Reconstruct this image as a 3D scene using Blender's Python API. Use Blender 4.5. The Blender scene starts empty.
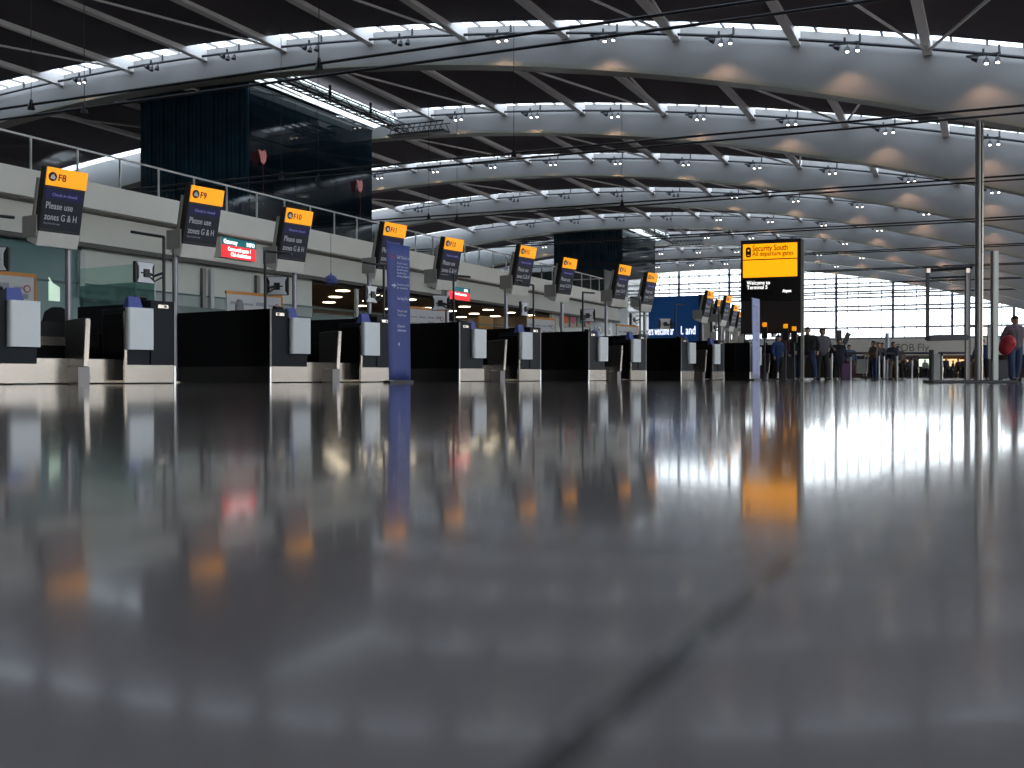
import bpy, bmesh, math, random
from mathutils import Vector, Matrix
random.seed(5)
PI = math.pi
SC = bpy.context.scene
COL = SC.collection
# ------------------------------------------------------------ camera, world, exposure
F = 1080.0; YH = 377.0; CH = 0.10
cam = bpy.data.cameras.new('camera'); camo = bpy.data.objects.new('camera', cam); COL.objects.link(camo)
cam.sensor_width = 36.0; cam.lens = 36.0*F/1024
camo.location = (0, 0, CH)
camo.rotation_euler = (PI/2 - math.atan((384-YH)/F), 0, 0)
cam.clip_start = 0.02; cam.clip_end = 800
cam.dof.use_dof = True; cam.dof.focus_distance = 22.0; cam.dof.aperture_fstop = 4.0
SC.camera = camo
SC.view_settings.view_transform = 'Standard'; SC.view_settings.look = 'None'
SC.view_settings.gamma = 1.0; SC.view_settings.use_curve_mapping = False
SC.view_settings.exposure = 0.35
wd = bpy.data.worlds.new('overcast_sky'); SC.world = wd; wd.use_nodes = True
_n = wd.node_tree.nodes; _l = wd.node_tree.links
_bg = _n['Background']; _bg.inputs[1].default_value = 4.6
_tc = _n.new('ShaderNodeTexCoord'); _sx = _n.new('ShaderNodeSeparateXYZ'); _rp = _n.new('ShaderNodeValToRGB')
_l.new(_tc.outputs['Generated'], _sx.inputs[0]); _l.new(_sx.outputs['Z'], _rp.inputs[0]); _l.new(_rp.outputs[0], _bg.inputs[0])
_rp.color_ramp.elements[0].position = 0.0; _rp.color_ramp.elements[0].color = (.86, .88, .92, 1)
_rp.color_ramp.elements[1].position = 0.6; _rp.color_ramp.elements[1].color = (.80, .86, 1.0, 1)
try:
    SC.cycles.use_denoising = True
    SC.cycles.max_bounces = 8; SC.cycles.diffuse_bounces = 4; SC.cycles.glossy_bounces = 4
    SC.cycles.transparent_max_bounces = 24; SC.cycles.sample_clamp_indirect = 6.0
    SC.cycles.caustics_reflective = False; SC.cycles.caustics_refractive = False
    wd.cycles.sampling_method = 'AUTOMATIC'
except Exception as e: print(e)

# ------------------------------------------------------------ frames of reference
TH = math.atan2(488.0, F)                       # the hall's long axis against the view axis
A = Vector((math.sin(TH), math.cos(TH), 0)); B = Vector((math.cos(TH), -math.sin(TH), 0))
MAB = Matrix.Rotation(-TH, 4, 'Z')              # local x = across (t), y = along (s)
def W(s, t, z=0.0): return A*s + B*t + Vector((0, 0, z))
RTH = math.atan2(.557, .830)
MR = Matrix.Translation((-4.03, 18.0, 0)) @ Matrix.Rotation(-RTH, 4, 'Z')   # desk row: x towards passengers, y along the row
def RW(p, r, z=0.0): return MR @ Vector((p, r, z))
def at(x, Y): return Vector(((x-512)/F*Y, Y, 0))
def zat(y, Y): return (YH-y)/F*Y + CH
def s_at(x, t):                                  # where the sight line through column x meets the line t = const
    u = (x-512)/F
    Y = t/(u*B.x/1.0 + B.y) if abs(u*B.x+B.y) > 1e-6 else 0
    return Y*(A.x*u + A.y)
def t_at(x, s):
    u = (x-512)/F; Y = s/(A.x*u + A.y); return Y*(B.x*u + B.y), Y
def zr(t): return -2.469e-3*t*t - .2290*t + 14.11      # underside line of the rooflights
def zb(t): return -3.395e-3*t*t - .3047*t + 11.19      # lower edge of the rafters

# ------------------------------------------------------------ materials
MATS = {}
def mat(name, col, rough=.5, metal=0.0, emit=None, estr=1.0, var=.08, scale=6.0, bump=0.0, spec=.5):
    if name in MATS: return MATS[name]
    m = bpy.data.materials.new(name); m.use_nodes = True; MATS[name] = m
    nt = m.node_tree; b = nt.nodes['Principled BSDF']
    b.inputs['Roughness'].default_value = rough; b.inputs['Metallic'].default_value = metal
    b.inputs['Specular IOR Level'].default_value = spec
    tc = nt.nodes.new('ShaderNodeTexCoord'); no = nt.nodes.new('ShaderNodeTexNoise'); no.inputs['Scale'].default_value = scale
    no.inputs['Detail'].default_value = 3
    nt.links.new(tc.outputs['Object'], no.inputs['Vector'])
    mx = nt.nodes.new('ShaderNodeMix'); mx.data_type = 'RGBA'
    lo = tuple(max(0, c*(1-var)) for c in col[:3])+(1,); hi = tuple(min(1, c*(1+var)) for c in col[:3])+(1,)
    mx.inputs[6].default_value = lo; mx.inputs[7].default_value = hi
    nt.links.new(no.outputs['Fac'], mx.inputs[0]); nt.links.new(mx.outputs[2], b.inputs['Base Color'])
    if emit:
        b.inputs['Emission Color'].default_value = (*emit, 1); b.inputs['Emission Strength'].default_value = estr
    if bump:
        bp = nt.nodes.new('ShaderNodeBump'); bp.inputs['Strength'].default_value = bump
        nt.links.new(no.outputs['Fac'], bp.inputs['Height']); nt.links.new(bp.outputs[0], b.inputs['Normal'])
    return m
def glass(name, tint, mixf=.12, rough=.03, gcol=(1, 1, 1)):
    if name in MATS: return MATS[name]
    m = bpy.data.materials.new(name); m.use_nodes = True; MATS[name] = m
    nt = m.node_tree; nt.nodes.clear()
    o = nt.nodes.new('ShaderNodeOutputMaterial'); mx = nt.nodes.new('ShaderNodeMixShader')
    t = nt.nodes.new('ShaderNodeBsdfTransparent'); g = nt.nodes.new('ShaderNodeBsdfGlossy')
    tc = nt.nodes.new('ShaderNodeTexCoord'); no = nt.nodes.new('ShaderNodeTexNoise'); no.inputs['Scale'].default_value = .7
    nt.links.new(tc.outputs['Object'], no.inputs['Vector'])
    cm = nt.nodes.new('ShaderNodeMix'); cm.data_type = 'RGBA'
    cm.inputs[6].default_value = (*[c*.92 for c in tint], 1); cm.inputs[7].default_value = (*tint, 1)
    nt.links.new(no.outputs['Fac'], cm.inputs[0]); nt.links.new(cm.outputs[2], t.inputs[0])
    g.inputs[0].default_value = (*gcol, 1); g.inputs['Roughness'].default_value = rough
    mx.inputs[0].default_value = mixf
    nt.links.new(t.outputs[0], mx.inputs[1]); nt.links.new(g.outputs[0], mx.inputs[2]); nt.links.new(mx.outputs[0], o.inputs[0])
    return m
def floor_mat():
    m = bpy.data.materials.new('polished_granite'); m.use_nodes = True
    nt = m.node_tree; b = nt.nodes['Principled BSDF']; N = nt.nodes.new; L = nt.links.new
    tc = N('ShaderNodeTexCoord'); mp = N('ShaderNodeMapping'); L(tc.outputs['Object'], mp.inputs[0])
    br = N('ShaderNodeTexBrick'); L(mp.outputs[0], br.inputs['Vector'])
    mp.inputs['Location'].default_value = (.10+.005, .3, 0)
    br.offset = 0.0; br.inputs['Scale'].default_value = 1.0
    br.inputs['Brick Width'].default_value = .9; br.inputs['Row Height'].default_value = 1.8
    br.inputs['Mortar Size'].default_value = .006; br.inputs['Mortar Smooth'].default_value = .1
    br.inputs['Color1'].default_value = (.25, .222, .215, 1); br.inputs['Color2'].default_value = (.26, .232, .225, 1)
    br.inputs['Mortar'].default_value = (.06, .056, .055, 1)
    n1 = N('ShaderNodeTexNoise'); n1.inputs['Scale'].default_value = 260; n1.inputs['Detail'].default_value = 4; L(tc.outputs['Object'], n1.inputs['Vector'])
    n2 = N('ShaderNodeTexNoise'); n2.inputs['Scale'].default_value = 5; n2.inputs['Detail'].default_value = 5; L(tc.outputs['Object'], n2.inputs['Vector'])
    r1 = N('ShaderNodeMapRange'); L(n1.outputs['Fac'], r1.inputs['Value']); r1.inputs['From Min'].default_value = .3; r1.inputs['From Max'].default_value = .7
    r1.inputs['To Min'].default_value = .75; r1.inputs['To Max'].default_value = 1.25
    r2 = N('ShaderNodeMapRange'); L(n2.outputs['Fac'], r2.inputs['Value']); r2.inputs['To Min'].default_value = .8; r2.inputs['To Max'].default_value = 1.2
    mu = N('ShaderNodeMath'); mu.operation = 'MULTIPLY'; L(r1.outputs[0], mu.inputs[0]); L(r2.outputs[0], mu.inputs[1])
    vm = N('ShaderNodeVectorMath'); vm.operation = 'SCALE'; L(br.outputs['Color'], vm.inputs[0]); L(mu.outputs[0], vm.inputs['Scale'])
    L(vm.outputs[0], b.inputs['Base Color'])
    rr = N('ShaderNodeMapRange'); L(n2.outputs['Fac'], rr.inputs['Value']); rr.inputs['To Min'].default_value = FLOOR_R[0]; rr.inputs['To Max'].default_value = FLOOR_R[1]
    ad = N('ShaderNodeMath'); ad.operation = 'MULTIPLY_ADD'; L(br.outputs['Fac'], ad.inputs[0]); ad.inputs[1].default_value = .06; L(rr.outputs[0], ad.inputs[2])
    L(ad.outputs[0], b.inputs['Roughness'])
    b.inputs['IOR'].default_value = 1.2; b.inputs['Coat Weight'].default_value = 1.0; b.inputs['Coat IOR'].default_value = 1.055; b.inputs['Coat Roughness'].default_value = .06
    bp = N('ShaderNodeBump'); bp.inputs['Strength'].default_value = .25; bp.inputs['Distance'].default_value = .002; bp.invert = True
    L(br.outputs['Fac'], bp.inputs['Height']); L(bp.outputs[0], b.inputs['Normal'])
    return m
FLOOR_R = (.12, .14)
def rib_mat(name, c1, c2, scale, axis=0, rough=.3):
    m = bpy.data.materials.new(name); m.use_nodes = True; MATS[name] = m
    nt = m.node_tree; b = nt.nodes['Principled BSDF']; N = nt.nodes.new; L = nt.links.new
    tc = N('ShaderNodeTexCoord'); wv = N('ShaderNodeTexWave'); wv.bands_direction = 'XYZ'[axis]
    wv.inputs['Scale'].default_value = scale; L(tc.outputs['Object'], wv.inputs['Vector'])
    mx = N('ShaderNodeMix'); mx.data_type = 'RGBA'; mx.inputs[6].default_value = (*c1, 1); mx.inputs[7].default_value = (*c2, 1)
    L(wv.outputs['Fac'], mx.inputs[0]); L(mx.outputs[2], b.inputs['Base Color']); b.inputs['Roughness'].default_value = rough
    return m

WHITE = mat('white_paint', (.62, .66, .64), .45)
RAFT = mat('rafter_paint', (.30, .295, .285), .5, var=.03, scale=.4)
REVEAL = mat('rooflight_reveal', (.45, .52, .52), .5)
FLANGE = mat('rafter_flange', (.30, .30, .25), .5)
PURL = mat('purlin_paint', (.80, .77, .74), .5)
SOFF = mat('dark_ceiling_panel', (.10, .082, .092), .85, var=.12, scale=1.5)
BLACK = mat('black_laminate', (.004, .004, .005), .45, spec=.12)
BLACKP = mat('black_plastic', (.012, .012, .014), .45)
BLKM = mat('black_metal', (.02, .02, .024), .4, metal=.3)
POSTM = mat('sign_post_metal', (.22, .22, .24), .35, metal=.8)
GREY = mat('slate_grey_panel', (.013, .018, .023), .5, spec=.2)
STEEL = mat('brushed_steel', (.46, .42, .36), .22, metal=.9, var=.12, scale=20)
STEELD = mat('dark_steel', (.16, .155, .15), .35, metal=.8)
WPAN = mat('white_panel', (.84, .90, .90), .4, var=.03)
FASC = mat('fascia_paint', (.84, .84, .75), .55, var=.04, scale=1.0)
FASC2 = mat('fascia_lower', (.74, .75, .67), .55, var=.04, scale=1.0)
WALLP = mat('wall_panel', (.74, .79, .71), .5, var=.04, scale=1.0)
TEAL = mat('teal_back_painted_glass', (.13, .24, .24), .15, var=.06, scale=1.0)
TEALD = mat('dark_green_glass_band', (.06, .115, .10), .15, var=.1)
RAIL = mat('galvanised_rail', (.80, .80, .77), .4, metal=.2)
ORANGE = mat('orange_sign_panel', (.9, .42, .02), .4, emit=(1.0, .34, .0), estr=.62, var=.02)
ORANGEB = mat('backlit_yellow_panel', (.9, .5, .02), .4, emit=(1.0, .36, .0), estr=.95, var=.02)
SCREEN = mat('sign_screen', (.012, .013, .018), .4, spec=.15, emit=(.05, .06, .08), estr=.12)
SCREENB = mat('screen_header', (.012, .012, .035), .4, spec=.15, emit=(.10, .10, .36), estr=.07)
INK = mat('black_ink', (.01, .01, .01), .5)
GLOWTXT = mat('screen_lettering', (.25, .25, .27), .5, emit=(.42, .45, .50), estr=.28)
WTXT = mat('white_lettering', (.8, .8, .8), .5)
WTXTE = mat('lit_white_lettering', (.8, .8, .8), .5, emit=(1, 1, .95), estr=1.3)
BANNER = mat('blue_banner_fabric', (.062, .085, .28), .6)
BANNER2 = mat('pale_blue_banner_fabric', (.42, .47, .72), .6)
BLUEP = mat('blue_plastic', (.10, .13, .42), .5)
BLUEW = mat('blue_hoarding', (.03, .22, .75), .5)
LAMPE = mat('lamp_face', (1, 1, 1), .4, emit=(1.0, .93, .85), estr=9.0)
LAMPW = mat('shop_downlight_face', (1, 1, 1), .4, emit=(1.0, .85, .6), estr=7.0)
REDS = mat('red_sign', (.7, .02, .03), .4, emit=(1.0, .03, .04), estr=.75)
TEALS = mat('teal_sign', (.02, .12, .14), .4, emit=(.0, .15, .17), estr=.5)
CLEAR = glass('clear_glazing', (.93, .96, .96), .06)
SKYG = glass('rooflight_glass', (.80, .84, .86), .05)
CLEARG2 = glass('pale_screen_glass', (.80, .92, .89), .05)
GREENG = glass('green_screen_glass', (.42, .60, .58), .05)
DARKG = glass('dark_tinted_glass', (.10, .07, .07), .10, gcol=(.5, .5, .5))
CORE = rib_mat('dark_blue_ribbed_glass', (.003, .008, .016), (.012, .030, .045), 1.6, 0, .25)
COREG = mat('dark_blue_smooth_glass', (.004, .012, .02), .06, spec=.35)
MULL = mat('mullion', (.12, .13, .22), .5)
SKIN = mat('skin', (.45, .27, .19), .6)
HAIR = mat('dark_hair', (.02, .015, .012), .7)

# ------------------------------------------------------------ mesh helpers
class MB:
    def __init__(s, M=None): s.v = []; s.f = []; s.M = M or Matrix.Identity(4)
    def add(s, vs, fs, M=None):
        n = len(s.v); T = s.M @ M if M is not None else s.M
        s.v += [T @ Vector(v) for v in vs]; s.f += [tuple(i+n for i in f) for f in fs]; return s
    def box(s, x0, x1, y0, y1, z0, z1, M=None):
        x0, x1 = sorted((x0, x1)); y0, y1 = sorted((y0, y1)); z0, z1 = sorted((z0, z1))
        return s.add([(x0,y0,z0),(x1,y0,z0),(x1,y1,z0),(x0,y1,z0),(x0,y0,z1),(x1,y0,z1),(x1,y1,z1),(x0,y1,z1)],
                     [(3,2,1,0),(4,5,6,7),(0,1,5,4),(1,2,6,5),(2,3,7,6),(3,0,4,7)], M)
    def rbox(s, x0, x1, y0, y1, z0, z1, r, axis='z', n=3, M=None):     # rounded prism along an axis
        def rr(a0, a1, b0, b1):
            P = []
            for cx, cy, st in ((a1-r, b1-r, 0), (a0+r, b1-r, 1), (a0+r, b0+r, 2), (a1-r, b0+r, 3)):
                for i in range(n+1):
                    an = (st + i/n)*PI/2; P.append((cx+r*math.cos(an), cy+r*math.sin(an)))
            return P
        if axis == 'z': return s.prism([(p[0], p[1]) for p in rr(x0, x1, y0, y1)], z0, z1, 'z', M)
        if axis == 'y': return s.prism([(p[0], p[1]) for p in rr(x0, x1, z0, z1)], y0, y1, 'y', M)
        return s.prism([(p[0], p[1]) for p in rr(y0, y1, z0, z1)], x0, x1, 'x', M)
    def prism(s, poly, a, b, axis='z', M=None):
        def P(p, h):
            return (p[0], p[1], h) if axis == 'z' else ((p[0], h, p[1]) if axis == 'y' else (h, p[0], p[1]))
        n = len(poly)
        ar = sum(poly[i][0]*poly[(i+1) % n][1]-poly[(i+1) % n][0]*poly[i][1] for i in range(n))
        fl = (ar > 0) != (axis == 'y')
        vs = [P(p, a) for p in poly]+[P(p, b) for p in poly]
        fs = [tuple(range(n))[::-1], tuple(range(n, 2*n))]+[(i, (i+1) % n, n+(i+1) % n, n+i) for i in range(n)]
        if not fl: fs = [f[::-1] for f in fs]
        return s.add(vs, fs, M)
    def tube(s, pts, r, n=8, M=None, r1=None):
        pts = [Vector(p) for p in pts]; m = len(pts); vs = []; fs = []
        for i, p in enumerate(pts):
            d = (pts[min(i+1, m-1)]-pts[max(i-1, 0)]).normalized()
            u = d.cross(Vector((0, 0, 1)))
            if u.length < .05: u = d.cross(Vector((1, 0, 0)))
            u.normalize(); w = d.cross(u)
            rr = r if r1 is None else r+(r1-r)*i/(m-1)
            for k in range(n):
                an = 2*PI*k/n; vs.append(p+u*math.cos(an)*rr+w*math.sin(an)*rr)
        for i in range(m-1):
            for k in range(n):
                fs.append((i*n+k, i*n+(k+1) % n, (i+1)*n+(k+1) % n, (i+1)*n+k))
        fs += [tuple(range(n))[::-1], tuple((m-1)*n+k for k in range(n))]
        return s.add(vs, fs, M)
    def ball(s, c, rx, ry=None, rz=None, n=10, M=None):
        ry = ry or rx; rz = rz or rx; vs = [(c[0], c[1], c[2]-rz)]; fs = []; h = n//2
        for i in range(1, h):
            a = PI*i/h
            for k in range(n):
                vs.append((c[0]+rx*math.sin(a)*math.cos(2*PI*k/n), c[1]+ry*math.sin(a)*math.sin(2*PI*k/n), c[2]-rz*math.cos(a)))
        vs.append((c[0], c[1], c[2]+rz)); L = len(vs)-1
        for k in range(n): fs.append((0, 1+(k+1) % n, 1+k)); fs.append((L, L-n+k, L-n+(k+1) % n))
        for i in range(h-2):
            for k in range(n):
                q = 1+i*n; fs.append((q+k, q+(k+1) % n, q+n+(k+1) % n, q+n+k))
        return s.add(vs, fs, M)
    def build(s, name, m, parent=None, smooth=False, bevel=0):
        me = bpy.data.meshes.new(name)
        if parent is not None:
            inv = parent.matrix_basis.inverted() if parent.parent is None else (parent.parent.matrix_basis @ parent.matrix_basis).inverted()
            vs = [inv @ v for v in s.v]
        else: vs = s.v
        if parent is None and s.M != Matrix.Identity(4):
            inv = s.M.inverted(); vs = [inv @ v for v in s.v]
        me.from_pydata([tuple(v) for v in vs], [], s.f); me.update()
        o = bpy.data.objects.new(name, me); COL.objects.link(o); me.materials.append(m)
        if parent is not None: o.parent = parent
        elif s.M != Matrix.Identity(4): o.matrix_basis = s.M.copy()
        if smooth: me.polygons.foreach_set('use_smooth', [True]*len(me.polygons))
        if bevel:
            b = o.modifiers.new('bevel', 'BEVEL'); b.width = bevel; b.segments = 2; b.limit_method = 'ANGLE'
        return o
def tag(o, label=None, cat=None, group=None, kind=None):
    if label: o['label'] = label
    if cat: o['category'] = cat
    if group: o['group'] = group
    if kind: o['kind'] = kind
    return o
def empty(name, M, label=None, cat=None, group=None):
    o = bpy.data.objects.new(name, None); COL.objects.link(o); o.matrix_basis = M.copy(); o.empty_display_size = .1
    return tag(o, label, cat, group)
def struct(o): o['kind'] = 'structure'; return o
def copy_tree(o, parent=None):
    c = o.copy(); COL.objects.link(c); c.parent = parent
    for ch in list(o.children): copy_tree(ch, c)
    return c
def text(body, size, M, m, parent, depth=.002, bold=0.0, name='lettering', align='LEFT', label=None, fit=None):
    cu = bpy.data.curves.new(name, 'FONT'); cu.body = body; cu.size = size; cu.extrude = depth; cu.offset = bold; cu.resolution_u = 3
    cu.align_x = align
    tmp = bpy.data.objects.new(name, cu); COL.objects.link(tmp)
    dg = bpy.context.evaluated_depsgraph_get(); me = bpy.data.meshes.new_from_object(tmp.evaluated_get(dg)); bpy.data.objects.remove(tmp)
    if fit:
        xs = [v.co.x for v in me.vertices]; wdt = max(xs)-min(xs)
        for v in me.vertices: v.co.x *= fit/wdt
    me.materials.clear(); me.materials.append(m)
    o = bpy.data.objects.new(name, me); COL.objects.link(o); o.parent = parent
    inv = parent.matrix_basis.inverted() if parent.parent is None else (parent.parent.matrix_basis @ parent.matrix_basis).inverted()
    o.matrix_basis = inv @ M
    if label: o['label'] = label
    return o
def face_matrix(org, right, up):          # text plane: x = right, y = up
    x = Vector(right).normalized(); y = Vector(up).normalized(); z = x.cross(y)
    return Matrix(((x.x, y.x, z.x, org[0]), (x.y, y.y, z.y, org[1]), (x.z, y.z, z.z, org[2]), (0, 0, 0, 1)))
ORD = ['first', 'second', 'third', 'fourth', 'fifth', 'sixth', 'seventh', 'eighth', 'ninth', 'tenth', 'eleventh', 'twelfth', 'thirteenth', 'fourteenth', 'fifteenth', 'sixteenth']
RNAME = ['nearest', 'second nearest', 'third nearest', 'fourth nearest', 'fifth nearest', 'sixth nearest', 'seventh nearest', 'farthest']

# ------------------------------------------------------------ the room: floor, roof, end wall
S0, DS, NR = 52.0, 18.0, 8
T0, T1 = -92.0, 24.0
SEND = S0+DS*(NR-1)+2.2
m = MB(MAB); m.add([(T0, -60, 0), (T1+10, -60, 0), (T1+10, SEND+30, 0), (T0, SEND+30, 0)], [(0, 1, 2, 3)])
struct(m.build('floor', floor_mat()))
NT = 40
TS = [T0+(T1-T0)*i/NT for i in range(NT+1)]
def sweep(mb, prof):                     # prof(t) -> list of (s, z) closed section, extruded along t
    n = len(prof(0)); vs = []; fs = []
    for t in TS: vs += [(t, a, z) for a, z in prof(t)]
    for i in range(NT):
        for k in range(n): fs.append((i*n+k, (i+1)*n+k, (i+1)*n+(k+1) % n, i*n+(k+1) % n))
    fs += [tuple(range(n)), tuple(NT*n+k for k in range(n))[::-1]]
    return mb.add(vs, fs)
TN = [-61.4, -55.6, -49.7, -43.9, -38.1, -32.2, -26.3, -20.45, -14.6, -8.8, -3.0, 2.8]     # purlin lines
GAP = 1.9
cm = MB(MAB)
for k in range(-5, NR):
    s1 = S0+DS*k-GAP; s0 = S0+DS*(k-1)+.9
    sweep(cm, lambda t: [(s0, zr(t)+.15), (s1, zr(t)+.15), (s1, zr(t)+.42), (s0, zr(t)+.42)])
struct(cm.build('ceiling', SOFF, smooth=False))
for k in range(-6, NR):
    s = S0+DS*k
    vis = k >= 0
    rm = MB(MAB)
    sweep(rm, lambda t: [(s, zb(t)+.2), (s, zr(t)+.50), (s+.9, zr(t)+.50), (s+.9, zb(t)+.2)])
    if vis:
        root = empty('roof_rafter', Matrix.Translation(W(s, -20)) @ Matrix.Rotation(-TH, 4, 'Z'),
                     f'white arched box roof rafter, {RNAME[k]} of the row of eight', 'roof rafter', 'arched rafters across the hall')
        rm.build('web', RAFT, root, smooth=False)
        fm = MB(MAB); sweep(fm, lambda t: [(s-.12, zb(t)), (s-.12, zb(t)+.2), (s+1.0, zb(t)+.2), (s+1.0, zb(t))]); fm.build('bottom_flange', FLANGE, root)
        for i, t in enumerate(TN):
            if k == 0 or True:
                pm = MB(MAB)
                z = zr(t); s0 = s-DS+1.0
                # tapered purlin: deep at both rafters
                pm.prism([(s0, z-.05), (s0, z+.16), (s-GAP-.1, z+.16), (s-GAP, z+.50), (s, z+.50), (s, z-.22), (s-GAP, z-.16)], t-.2, t+.2, 'x')
                pm.build('purlin', PURL, root)
            if i % 2 == (k % 2) and 0 < i < len(TN)-1 and zr(t) > 14:
                for d in (-1, 1):
                    tt = t+d*2.9
                    bm_ = MB(MAB); bm_.tube([(t, s-.2, z-.1), (tt, s-DS+1.0, zb(tt)+.25)], .065, 6)
                    bm_.build('brace', PURL, root)
        # lighting track hung below the rooflight
        tr = empty('lighting_track', Matrix.Translation(W(s-.45, -20)) @ Matrix.Rotation(-TH, 4, 'Z'),
                   f'dark lighting track hung along the {RNAME[k]} rafter', 'lighting track', 'lighting tracks under the rooflights')
        tm = MB(MAB); ts = [-62+i*1.6 for i in range(42)]
        tm.tube([(t, s-.45, zr(t)-.05) for t in ts], .075, 6); tm.build('track_rail', BLKM, tr)
        for i, t in enumerate(TN[:-1]):
            for q in (t, t+2.93):
                hm = MB(MAB); hm.box(q-.05, q+.05, s-.48, s-.42, zr(q)-.05, zr(q)+.42); hm.build('hanger', BLKM, tr)
    else:
        struct(rm.build(f'trim_{k+10}', RAFT))
    # rooflight glazing with its bars
    wm = MB(MAB); sweep(wm, lambda t: [(s-GAP-.2, zr(t)+.56), (s-GAP-.2, zr(t)+.58), (s+.3, zr(t)+.58), (s+.3, zr(t)+.56)])
    wo = struct(wm.build(f'window_{k+10}', SKYG))
    if vis:
        bm_ = MB(MAB); t = -62.0
        while t < 6: bm_.box(t-.05, t+.05, s-GAP, s+.1, zr(t)+.50, zr(t)+.62); t += 1.463
        bm_.build('glazing_bars', RAFT, wo)

# spotlight clusters
def cluster():
    M = MAB
    root = empty('spotlight_cluster', Matrix.Identity(4))
    MB().box(-.85, .85, -.05, .05, -.12, -.02).box(-.06, .06, -.05, .05, -.05, .25).build('mounting_bar', BLKM, root)
    for i, (x, tilt) in enumerate(((-.75, -70), (.15, 22), (.7, 12))):
        T = Matrix.Translation((x, 0, -.12)) @ Matrix.Rotation(math.radians(tilt if i == 0 else 0), 4, 'Y') @ Matrix.Rotation(math.radians(-18 if i else 0), 4, 'X')
        h = MB(); h.tube([(0, 0, -.02), (0, 0, -.20)], .03, 6, T); h.tube([(0, 0, -.16), (0, 0, -.24), (0, 0, -.50)], .07, 10, T, r1=.17)
        lh = h.build('lamp_head', BLKM, root)
        f = MB(); f.tube([(0, 0, -.42), (0, 0, -.508)], .105, 10, T); f.build('lamp_face', LAMPE if i else BLKM, lh)
    return root
proto = cluster(); first = True
off = copy_tree(proto)
for ch in off.children_recursive:
    if ch.name.startswith('lamp_face'): ch.data = ch.data.copy(); ch.data.materials[0] = BLKM
off_first = True
for k in range(NR):
    s = S0+DS*k; cnt = 0
    for i, t0_ in enumerate(TN[:-1]):
        t = t0_+2.3
        x, y = 0, 0
        P = W(s-.75, t, zr(t)-.12); u = P.x/P.y
        if not (-.50 < u < .50) or P.z/P.y*F > 380: continue
        if k in (0, 2, 4) and t < -55: continue
        xx = 512+F*u
        dark = (k == 0 and 110 < xx < 470) or (k in (3, 4) and xx < 690)
        if dark: c = off if off_first else copy_tree(off); off_first = False
        else: c = proto if first else copy_tree(proto); first = False
        c.matrix_basis = Matrix.Translation(P) @ Matrix.Rotation(-TH, 4, 'Z') @ Matrix.Scale(.82, 4)
        tag(c, f'{"unlit" if dark else "lit"} cluster of three black spotlights, {ORD[cnt]} from the left along the {RNAME[k]} rafter', 'spotlight', 'spotlight clusters on the lighting tracks')
        cnt += 1
        if dark: continue
        ld = bpy.data.lights.new('spot_lamp', 'SPOT'); ld.energy = 70; ld.color = (1.0, .60, .38); ld.spot_size = math.radians(124); ld.spot_blend = .55; ld.shadow_soft_size = .12
        lo = bpy.data.objects.new('spot_lamp', ld); COL.objects.link(lo); lo.parent = c
        lo.matrix_basis = Matrix.Translation((.12, -.05, -.60)) @ Matrix.Rotation(math.radians(-8), 4, 'X')

# suspended cables, in pairs
for j, s in enumerate((32.1, 48.9, 65.7, 82.5, 99.3, 116.1, 132.9, 149.7)):
    for q in (0, 1):
        cm = MB(MAB); sq = s+q*1.35
        t00 = -42.5 if j in (2, 6) else -60
        cm.tube([(t00+i*(7.2-t00)/12, sq, 11.2) for i in range(13)], .055, 6)
        o = cm.build('suspended_cable', BLKM, None, smooth=True)
        tag(o, f'long black cable strung across the hall, {"front" if q == 0 else "rear"} one of the {ORD[j]} pair from the camera', 'cable', 'cable pairs across the hall')
        if j < 3:
            for tt in (-36, -22) if q == 0 else (-34.5,):
                hm = MB(MAB); hm.tube([(tt, sq, 11.2), (tt, sq, zr(tt)+.15)], .015, 5); hm.tube([(tt, sq, 11.0), (tt, sq, 11.4)], .16, 8, r1=.05)
                hm.build('hanger_wire', BLKM, o)

# end wall: tall window over a fascia and shops
SW = SEND
wx = [t_at(x, SW)[0] for x in (679, 729.7, 783, 836.7, 893.7, 952.3, 1013.8)]
dT = (wx[-1]-wx[0])/6
Z6 = 6.2
wmul = [wx[0]+dT*i for i in range(-7, 10)]
wm = MB(MAB); wm.box(T0, T1, SW+.1, SW+.12, Z6, 22); wo = struct(wm.build('window_30', CLEAR))
bm_ = MB(MAB)
for t in wmul: bm_.box(t-.19, t+.19, SW-.2, SW+.1, Z6, 20)
bm_.build('mullions', MULL, wo)
bm_ = MB(MAB)
for t in wmul:
    for i in range(1, 5): bm_.box(t+dT*i/5-.07, t+dT*i/5+.07, SW-.06, SW+.08, Z6, 20)
bm_.build('glazing_bars', mat('pale_glazing_bar', (.62, .64, .72), .5), wo)
bm_ = MB(MAB)
_, Y805 = t_at(812, SW)
for y in (279.5, 288.5, 293, 299, 307.5, 311.5, 328.5):
    z = zat(y, Y805); bm_.box(T0, T1, SW-.1, SW+.08, z-.16, z+.12)
bm_.box(T0, T1, SW-.25, SW+.1, Z6-.1, Z6+.2)
bm_.build('transoms', mat('transom', (.30, .31, .38), .5), wo)
em = MB(MAB)
em.box(T0, T1, SW-.3, SW+.1, 3.5, Z6-.1); struct(em.build('wall_far', FASC))
em = MB(MAB); em.box(T0, T1, SW+9, SW+9.3, 0, 3.6); em.box(T0, T1, SW, SW+9, 3.45, 3.55)
for t in (-27, -12, 1, 18): em.box(t-.4, t+.4, SW-.2, SW+.3, 0, 3.6)
struct(em.build('wall_shops', mat('shop_wall', (.10, .07, .05), .6)))
ft = empty('fascia_lettering', Matrix.Translation(W(SW-.35, -10, 4.2)) @ Matrix.Rotation(-TH, 4, 'Z'), 'faint grey lettering on the fascia under the far window', 'sign')
_t, _Y = t_at(893, SW-.35)
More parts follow.
